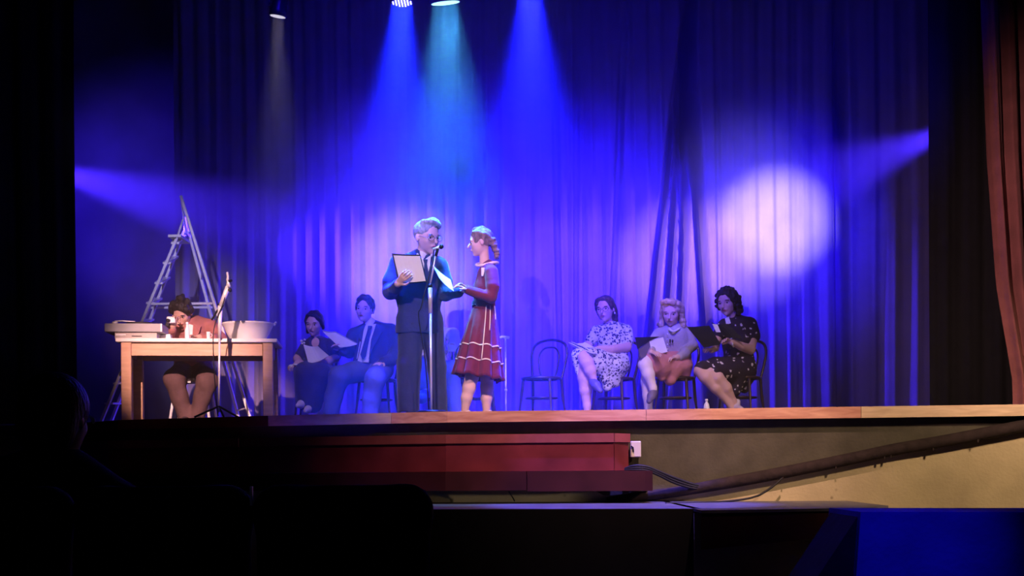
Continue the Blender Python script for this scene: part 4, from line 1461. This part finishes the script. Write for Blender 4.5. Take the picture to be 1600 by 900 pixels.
f.head(570.5, 484, .04, 40, -14, 2, 6, neck=(578, 511, .09), brow='hair_dark')
H, L, ax, h = f.hair(.96, .10, short=True)
strands(f, 'hair', [(-.26, .2, .34), (-.12, .30, .44), (.10, .30, .46), (.28, .16, .36)], (.06, .07))
strands(f, 'hair', [(-.30, .1, .36), (-.1, .18, .50), (.15, .16, .50), (.32, .02, .34)], (.06, .07))
strands(f, 'hair', [(.34, .08, .25), (.35, .07, .08), (.34, .07, -.06)], (.04, .03))
strands(f, 'hair', [(-.34, .08, .25), (-.35, .07, .08), (-.34, .08, -.04)], (.04, .03))
f.hand((598, 566, -.19), (586, 570, -.31), (0, -.3, 1), 1, .5, .185)
f.hand((537, 549, -.18), (529, 541, -.22), (.3, .5, .6), -1, .8, .18)
P = lambda x, y, d=-.115: f.p(x, y, d)
f.prop('shirt_front', MB().prism([P(571, 508, -.05), P(588, 506, -.03), P(582, 524, -.125), P(576, 566, -.14), P(556, 566, -.13), P(562, 535, -.125)], (0, .06, 0)), 'white')
f.prop('tie', MB().prism([P(575, 509, -.12), P(581, 509, -.12), P(579, 516, -.155), P(571, 556, -.172), P(566, 561, -.172), P(563, 554, -.17), P(574, 516, -.155)], (0, .05, 0)), 'navy')
f.prop('lapel', MB().prism([P(588, 505, -.045), P(596, 520, -.08), P(582, 545, -.155), P(576, 562, -.15), P(580, 530, -.15)], (0, .03, 0)), 'blue_suit')
f.prop('lapel', MB().prism([P(569, 510, -.06), P(560, 524, -.09), P(551, 566, -.135), P(558, 566, -.135), P(565, 535, -.135)], (0, .03, 0)), 'blue_suit')
f.done({'body': 'skin', 'jacket': 'blue_suit', 'trousers': 'grey_trouser', 'shirt': 'white', 'hair': 'hair_dark', 'shoe': 'shoe_black', 'shoe#': 'shoe_black'}, {'jacket': .004, 'trousers': .005, 'hair': .0035})
pp = tag(empty('paper_sheets', f.p(530, 545, -.25)), 'flat papers in the hand of the man in the blue suit', 'papers')
MB().sheet([f.p(504, 518, -.20), f.p(524, 520, -.14), f.p(558, 538, -.20), f.p(531, 543, -.28)], .004, .01).build('sheet', M['paper'], pp)
MB().sheet([f.p(503, 516, -.18), f.p(524, 518, -.12), f.p(559, 537, -.18), f.p(530, 541, -.26)], .004, .01).build('cover', M['grey_box'], pp)

# ---- sitter hidden behind the standing man
f = Fig('person', 'sitter in white shirt and pale trousers mostly hidden behind the standing man', 13.5, 676)
f.chain('shirt', [(676, 572, .1, 21), (674, 540, .1, 20), (672, 524, .1, 19)], .04, ((1, 0, 0), 1.15))
f.chain('shirt', [(655, 521, .1, 10), (692, 520, .1, 10)], .03)
f.chain('shirt', [(693, 521, .1, 10.5), (707, 522, .06, 10), (710, 532, .0, 9.5), (707, 540, -.1, 8)], .02)
f.chain('shirt', [(654, 523, .1, 10), (648, 546, .03, 9), (660, 560, -.15, 7)], .02)
f.chain('body', [(707, 540, -.1, 6), (704, 546, -.2, 5)], .01)
f.chain('body', [(660, 560, -.15, 6), (668, 562, -.22, 5)], .01)
f.chain('trousers', [(664, 578, .05, 16), (659, 573, -.36, 13), (661, 590, -.36, 10.5), (662, 603, -.36, 8)], .03)
f.chain('trousers', [(688, 578, .05, 16), (704, 578, -.34, 14), (708, 610, -.3, 13), (712, 652, -.28, 11)], .03)
f.chain('sock', [(662, 602, -.36, 6.5), (663, 611, -.36, 6)], under=True)
f.chain('shoe', [(662, 615, -.36, 8), (659, 622, -.48, 9)], under=False)
f.chain('shoe#', [(712, 655, -.28, 8), (710, 660, -.45, 7)], under=False)
f.head(670, 486, .04, 40, 0, 20, 0, neck=(672, 516, .09))
f.hair(.97, .10, short=True)
f.hand((704, 546, -.2), (701, 549, -.28), (0, -.3, 1), 1, .8, .17)
f.hand((668, 562, -.22), (676, 564, -.28), (0, -.3, 1), -1, .8, .17)
f.done({'body': 'skin', 'shirt': 'white', 'trousers': 'pale_trouser', 'hair': 'hair_brown', 'sock': 'white_sock', 'shoe': 'shoe_grey', 'shoe#': 'shoe_grey'}, {'shirt': .005, 'trousers': .006})
tag(MB().sheet([W(700, 538, 13.2), W(712, 539, 13.22), W(712, 549, 13.2), W(700, 549, 13.16)], .004, .004).build('paper_card', M['paper']), 'small white card held by the hidden sitter beside the maroon dress', 'card')

# ---- woman with glasses in white print dress
f = Fig('person', 'woman with glasses and white print dress sitting cross legged with a magazine', 13.55, 955)
WX = (np.array([1, -.35, 0]), 1.22)
f.chain('dress', [(959, 560, .1, 20), (956, 538, .1, 18.5), (955, 522, .1, 19)], .04, WX)
f.chain('dress', [(933, 518, .06, 9), (955, 511, .1, 9), (976, 517, .12, 10.5)], .03)
f.chain('dress', [(977, 519, .12, 11.5), (980, 533, .08, 10.5)], .02)
f.chain('dress', [(932, 519, .06, 10), (922, 533, .02, 9)], .02)
f.chain('body', [(980, 533, .08, 8), (979, 543, .04, 8), (955, 546, -.10, 6.5), (935, 545, -.17, 5)], .012)
f.chain('body', [(922, 533, .02, 7), (916, 546, -.04, 6.5), (922, 549, -.17, 5)], .012)
f.chain('dress', [(963, 567, .08, 19), (930, 558, -.15, 15), (906, 553, -.31, 11.5)], .04)
f.chain('dress', [(962, 573, .05, 19), (915, 570, -.28, 12)], .04)
f.chain('dress', [(958, 574, -.05, 21), (948, 604, -.10, 8)], .05, under=False)
f.chain('dress', [(971, 572, .0, 13), (962, 597, -.05, 8)], .05, under=False)
f.chain('dress', [(940, 566, -.14, 13), (944, 592, -.14, 7)], .05, under=False)
f.chain('dress', [(899, 556, -.33, 6.5), (900, 566, -.31, 5), (903, 584, -.29, 3)], .02, under=False)
f.chain('body', [(910, 556, -.33, 10), (917, 567, -.36, 10.5), (922, 579, -.37, 9), (928, 594, -.37, 5.2)], .02)
f.chain('body', [(912, 574, -.29, 10), (913, 590, -.28, 10.5), (915, 610, -.27, 9.5), (917, 634, -.26, 6), (918, 652, -.25, 5)], .02)
f.chain('shoe', [(926, 596, -.37, 6.5), (931, 602, -.41, 6.5), (938, 611, -.45, 4)], under=False)
f.chain('shoe#', [(918, 655, -.25, 6.5), (910, 659, -.40, 6)], under=False)
f.head(946, 483, .04, 40, -24, 8, -3, neck=(951, 512, .09), neckr=.17, brow='hair_brown')
H, L, ax, h = f.hair(1.0, .11)
for s, e in ((1, -.52), (-1, -.30)):
    strands(f, 'hair', [(s * .02, .28, .44), (s * .24, .22, .36), (s * .35, .0, .12), (s * .36, -.2, -.15), (s * .30, -.26, e)], (.06, .09))
H.ell(L(.05, -.34, -.18), ax, np.array((.30, .17, .34)) * h, .04)
f.glasses('black_metal')
f.hand((935, 545, -.17), (926, 546, -.24), (0, -.3, 1), -1, .6, .165)
f.hand((922, 549, -.17), (916, 547, -.24), (0, .3, 1), 1, .8, .165)
f.prop('earring', MB().ell(f.hf[0](.36, -.02, -.19), np.eye(3), (.008, .008, .012)), 'white', True)
f.done({'body': 'skin', 'dress': 'print_white', 'hair': 'hair_brown', 'shoe': 'shoe_grey', 'shoe#': 'shoe_grey'}, {'dress': .004, 'hair': .0035})
pp = tag(empty('magazine', f.p(915, 550, -.3)), 'open white magazine on the knee of the woman with glasses', 'magazine')
MB().sheet([f.p(888, 535, -.36), f.p(911, 536, -.20), f.p(940, 550, -.20), f.p(924, 552, -.38)], .006, .012).build('page', M['paper'], pp)
MB().sheet([f.p(890, 538, -.36), f.p(912, 539, -.21), f.p(940, 552.5, -.21), f.p(924, 554.5, -.38)], .006, .012).build('cover', M['grey_box'], pp)
MB().sheet([f.p(892, 533, -.35), f.p(914, 534.5, -.19), f.p(932, 545, -.19), f.p(918, 545, -.37)], .003, .03).build('page', M['paper'], pp)

# ---- blonde woman
f = Fig('person', 'blonde woman in grey cardigan and pink skirt reading from a black folder', 13.55, 1050)
WX = (np.array([1, -.25, 0]), 1.22)
f.chain('cardigan', [(1057, 556, .1, 19), (1054, 536, .1, 18), (1053, 524, .1, 18)], .04, WX)
f.chain('cardigan', [(1031, 521, .07, 9), (1052, 514, .1, 9), (1072, 519, .12, 9.5)], .03)
f.chain('cardigan', [(1073, 521, .12, 10.5), (1081, 540, .07, 9), (1070, 552, -.06, 7.5), (1062, 557, -.12, 6.5)], .02)
f.chain('cardigan', [(1030, 522, .06, 10), (1018, 537, 0, 9), (1018, 548, -.26, 7)], .02)
f.chain('body', [(1062, 557, -.12, 5), (1056, 559, -.16, 4.6)], .01)
f.chain('body', [(1018, 548, -.26, 5), (1017, 550, -.36, 4.6)], .01)
f.chain('skirt', [(1061, 567, .08, 19), (1016, 563, -.29, 13)], .05)
f.chain('skirt', [(1060, 572, .05, 19), (1022, 574, -.26, 13)], .05)
f.chain('skirt', [(1050, 576, -.05, 18), (1047, 592, -.09, 10)], .05, under=False)
f.chain('skirt', [(1068, 573, .0, 13), (1070, 586, .0, 8)], .05, under=False)
f.chain('skirt', [(1030, 572, -.2, 13), (1034, 590, -.18, 6)], .05, under=False)
f.chain('stocking', [(1012, 564, -.31, 10.5), (1008, 570, -.34, 10.5), (1013, 585, -.36, 9.5), (1020, 606, -.36, 6), (1021, 613, -.36, 5.5)], .02)
f.chain('stocking#', [(1014, 578, -.28, 10), (1011, 596, -.27, 9.5), (1012, 618, -.26, 8), (1013, 640, -.25, 6), (1013, 652, -.25, 5.5)], .02)
f.chain('shoe', [(1021, 613, -.36, 6.5), (1018, 619, -.42, 6), (1014, 627, -.48, 4)], under=False)
f.chain('shoe#', [(1013, 655, -.25, 6.5), (1006, 659, -.40, 6)], under=False)
f.head(1049, 488, .03, 41, -18, 20, 3, neck=(1053, 516, .09), neckr=.17, brow='hair_light')
H, L, ax, h = f.hair(.99, .10)
strands(f, 'hair', [(-.32, .16, .42), (-.16, .30, .50), (.02, .32, .50), (.16, .26, .44)], (.11, .10))
strands(f, 'hair', [(.2, .2, .42), (.36, .05, .28), (.40, -.08, -.05), (.38, -.12, -.35), (.42, -.05, -.65)], (.10, .11))
strands(f, 'hair', [(-.3, .12, .30), (-.38, .0, .05), (-.40, -.06, -.3), (-.42, .0, -.6)], (.08, .09))
#
curls(f, 'hair', [(.42, -.08, -.3), (.42, -.05, -.55), (-.42, -.02, -.5), (.2, -.35, -.3)], .09, 5, .05, 4)
f.hand((1056, 559, -.16), (1048, 559, -.22), (0, -.3, 1), -1, .7, .165)
f.hand((1017, 550, -.36), (1028, 552, -.46), (0, -.6, 1), 1, .5, .165)
f.prop('collar', MB().tube(smooth_pts([f.p(1045, 513, -.03), f.p(1052, 518, -.07), f.p(1062, 513, -.02)], 4), .012, 6), 'white', True)
for y in (522, 530, 538, 546):
    f.prop('button', MB().ell(f.p(1043, y, -.05 - .001 * (y - 520)), np.eye(3), (.009, .012, .009)), 'white', True)
f.prop('leaf_motif', MB().ell(f.p(1047, 533, -.062), np.eye(3), (.010, .008, .022)).ell(f.p(1051, 533, -.062), np.eye(3), (.009, .008, .018)), 'black', True)
f.done({'body': 'skin', 'cardigan': 'cardigan', 'skirt': 'pink_skirt', 'stocking': 'stocking', 'stocking#': 'stocking', 'hair': 'hair_blonde', 'shoe': 'shoe_grey', 'shoe#': 'shoe_grey'}, {'cardigan': .004, 'skirt': .005, 'hair': .004})
pp = tag(empty('script_folder', f.p(1020, 556, -.3)), 'black folder with white pages on the lap of the blonde woman', 'script')
MB().sheet([f.p(992, 527, -.38), f.p(1031, 526, -.20), f.p(1014, 533, -.26), f.p(996, 546, -.40)], .005, .004).build('cover', M['black'], pp)
MB().sheet([f.p(997, 546, -.38), f.p(1015, 532, -.24), f.p(1019, 552, -.30), f.p(1001, 560, -.42)], .004, .006).build('cover', M['shoe_grey'], pp)
MB().sheet([f.p(1014, 531, -.25), f.p(1036, 527, -.20), f.p(1043, 550, -.24), f.p(1019, 553, -.31)], .003, .012).build('page', M['paper'], pp)

# ---- curly haired woman
f = Fig('person', 'curly dark haired woman in a dark print dress reading at the right', 13.55, 1150)
WX = (np.array([1, -.35, 0]), 1.18)
f.chain('dress', [(1155, 566, .1, 21), (1152, 536, .1, 19), (1151, 514, .1, 18.5)], .04, WX)
f.chain('dress', [(1133, 508, .07, 9.5), (1151, 500, .1, 9), (1170, 506, .12, 11)], .03)
f.chain('dress', [(1171, 508, .12, 12.5), (1176, 525, .08, 11.5)], .02)
f.chain('dress', [(1132, 509, .06, 10.5), (1123, 523, .02, 9.5)], .02)
f.chain('body', [(1176, 525, .08, 8.5), (1172, 546, .0, 8.2), (1158, 541, -.10, 6.5), (1143, 534, -.19, 5)], .012)
f.chain('body', [(1123, 523, .02, 7), (1117, 543, -.05, 6.5), (1112, 547, -.18, 5)], .012)
f.chain('dress', [(1157, 574, .08, 21), (1118, 574, -.15, 15), (1096, 576, -.29, 11.5)], .05)
f.chain('dress', [(1160, 580, .05, 21), (1115, 580, -.27, 12.5)], .05)
f.chain('dress', [(1150, 586, .0, 19), (1146, 610, -.05, 11)], .05, under=False)
f.chain('dress', [(1166, 586, .05, 14), (1162, 606, .05, 9)], .05, under=False)
f.chain('body', [(1094, 579, -.30, 10), (1102, 588, -.30, 10.2), (1118, 605, -.27, 9), (1138, 628, -.21, 5.6), (1144, 638, -.2, 4.8)], .02)
f.chain('body', [(1110, 581, -.29, 10), (1120, 590, -.29, 10.2), (1134, 606, -.25, 9), (1145, 626, -.19, 5.6), (1149, 634, -.18, 4.8)], .02)
f.chain('shoe', [(1152, 628, -.17, 5), (1150, 637, -.19, 5.5), (1157, 640, -.30, 5.5)], under=False)
f.chain('shoe#', [(1144, 641, -.20, 5.5), (1136, 652, -.32, 5)], under=False)
f.head(1136, 472, .04, 42, -32, 14, -4, neck=(1145, 502, .09), neckr=.17, brow='hair_dark')
H, L, ax, h = f.hair(1.04, .10)
rs = np.random.RandomState(9)
for _ in range(240):
    v = nrm(rs.normal(size=3))
    if v[1] > .45 and v[2] < .62:
        continue
    r = np.array([v[0] * .40, v[1] * .44 - .07, v[2] * .42 + .13])
    if r[2] < -.05:
        r[0] *= 1.12
    q = L(*r)
    H.cone(q, q + h * np.array([rs.uniform(-.03, .03), rs.uniform(-.03, .03), -.04]), h * rs.uniform(.035, .06), h * rs.uniform(.03, .05), .010)
for s_ in (-1, 1):
    for _ in range(46):
        q = L(s_ * rs.uniform(.30, .46), rs.uniform(-.34, .04), rs.uniform(-.46 if s_ > 0 else -.2, .1))
        H.cone(q, q - h * np.array([0, 0, .05]), h * rs.uniform(.05, .075), h * rs.uniform(.04, .06), .012)
H.ell(L(.06, -.32, -.12), ax, np.array((.36, .2, .34)) * h, .02)
f.hand((1143, 534, -.19), (1128, 528, -.27), (.2, .6, .8), -1, .8, .17)
f.hand((1112, 547, -.18), (1104, 544, -.26), (0, -.4, .8), 1, .8, .165)
f.prop('bracelet', MB().tube([f.p(1146 + 1.5 * math.sin(q), 535.5 + 6.2 * math.cos(q), -.172 + .042 * math.sin(q)) for q in np.linspace(0, 2 * math.pi, 17)[:-1]], .009, 6, True), 'white', True)
f.prop('collar', MB().prism([f.p(1133, 497, -.03), f.p(1139, 495, -.05), f.p(1142, 505, -.085), f.p(1135, 507, -.08)], (0, .02, 0)), 'white')
f.done({'body': 'skin', 'dress': 'print_dark', 'hair': 'hair_dark', 'shoe': 'shoe_pale', 'shoe#': 'shoe_pale'}, {'dress': .004, 'hair': .004})
pp = tag(empty('script_folder', f.p(1105, 541, -.35)), 'large open black folder held by the curly haired woman', 'script')
MB().sheet([f.p(1074, 511, -.42), f.p(1108, 509, -.30), f.p(1126, 538, -.30), f.p(1100, 543, -.40)], .006, .004).build('cover', M['black'], pp)
pp = tag(empty('black_book', f.p(1135, 520, -.25)), 'curved black booklet with a white edge in the hand of the curly haired woman', 'book')
MB().sheet([f.p(1112, 504, -.32), f.p(1137, 506, -.22), f.p(1161, 530, -.22), f.p(1122, 520, -.33)], .006, .03).build('cover', M['black'], pp)
MB().sheet([f.p(1113, 506, -.34), f.p(1121, 507, -.33), f.p(1126, 519, -.345), f.p(1119, 519, -.355)], .003, .004).build('page', M['paper'], pp)

# ---- man at the table
f = Fig('person', 'dark haired man in a brown jacket bent over the wooden table', 13.72, 303)
f.chain('jacket', [(301, 572, .1, 23), (303, 540, .06, 23), (303, 520, .0, 21)], .05, ((1, 0, 0), 1.25))
f.chain('jacket', [(277, 513, -.02, 11), (303, 506, .0, 12), (328, 510, .0, 12)], .04)
f.chain('jacket', [(329, 512, .0, 12.5), (343, 530, -.10, 10.5), (330, 530, -.28, 8), (316, 528, -.34, 7)], .02)
f.chain('jacket', [(276, 515, -.02, 12), (263, 530, -.12, 10), (268, 515, -.26, 8)], .02)
f.chain('body', [(316, 528, -.34, 5), (310, 527, -.38, 4.8)], .01)
f.chain('body', [(268, 515, -.26, 5.5), (270, 508, -.30, 5)], .01)
f.chain('trousers', [(288, 580, .05, 18), (273, 593, -.38, 16), (281, 620, -.35, 13), (291, 654, -.33, 11.5)], .04)
f.chain('trousers', [(316, 580, .05, 18), (324, 595, -.38, 16), (316, 620, -.35, 13), (308, 652, -.33, 11.5)], .04)
f.chain('shoe', [(291, 657, -.33, 8), (288, 661, -.5, 7.5)], under=False)
f.chain('shoe#', [(308, 656, -.33, 8), (311, 660, -.5, 7.5)], under=False)
f.head(285, 489, -.13, 41, -10, 38, 0, neck=(297, 509, -.02), brow='hair_dark')
H, L, ax, h = f.hair(1.03, .06)
curls(f, 'hair', [(-.2, .2, .42), (.05, .28, .45), (.25, .15, .40), (0, 0, .54), (-.25, 0, .45), (.3, -.1, .35), (-.36, .05, .2), (.36, 0, .1), (0, -.3, .45)], .095, 4, .06, 3, .01)
f.hand((270, 508, -.30), (273, 500, -.33), (-.2, .8, .2), 1, 1.0, .18)
f.hand((310, 527, -.38), (302, 525, -.43), (0, -.2, 1), -1, .8, .18)
P = f.p
f.prop('shirt_front', MB().prism([P(294, 506, -.17), P(302, 508, -.165), P(300, 532, -.18), P(292, 532, -.18)], (0, .05, 0)), 'white')
f.prop('lapel', MB().prism([P(302, 505, -.165), P(314, 510, -.15), P(311, 520, -.175), P(300, 532, -.185)], (0, .03, 0)), 'brown_jacket')
f.done({'body': 'skin_tan', 'jacket': 'brown_jacket', 'trousers': 'brown_trouser', 'hair': 'hair_dark', 'shoe': 'shoe_black', 'shoe#': 'shoe_black'}, {'jacket': .005, 'trousers': .005, 'hair': .004})
gd = tag(empty('handheld_gadget', f.p(268, 510, -.36)), 'small pale metal gadget held before the face of the man at the table', 'gadget')
MB().box(f.p(268, 500, -.37), (.045, .025, .034), bev=.006).build('case', M['metal'], gd)
MB().lathe([(.018, 0), (.018, .03), (.015, .034)], f.p(264, 501, -.395), (-.3, -1, 0), 14).build('lens_ring', M['black'], gd, smooth=True)
MB().box(f.p(262, 507, -.37), (.018, .018, .02), bev=.004).build('grip', M['black'], gd)

# ---- spectator
f = Fig('person', 'dark silhouette of a spectator head at the lower left', 3.95, 60, base_z=0.0)
f.chain('coat', [(40, 1010, .1, 120), (45, 860, .05, 105), (60, 800, .05, 95)], .05, ((1, 0, 0), 1.3))
f.chain('coat', [(-40, 800, .05, 60), (85, 760, .05, 62), (180, 810, .05, 60)], .05)
f.head(88, 655, .03, 132, 170, 4, 0, neck=(85, 770, .03), face=False)
f.S('body').h = .01
H, L, ax, h = f.hair(1.04, .0)
H.h = .01
H.ell(L(0, -.22, -.12), ax, np.array((.36, .26, .38)) * h, .03)
f.S('coat').h = .014
f.prop('ear_clip', MB().ell(f.p(146, 657, -.02), np.eye(3), (.006, .006, .010)).tube([f.p(140, 650, -.02), f.p(146, 657, -.02)], .003, 5), 'white', True)
f.done({'body': 'skin_tan', 'coat': 'black_cloth', 'hair': 'hair_dark'}, {})
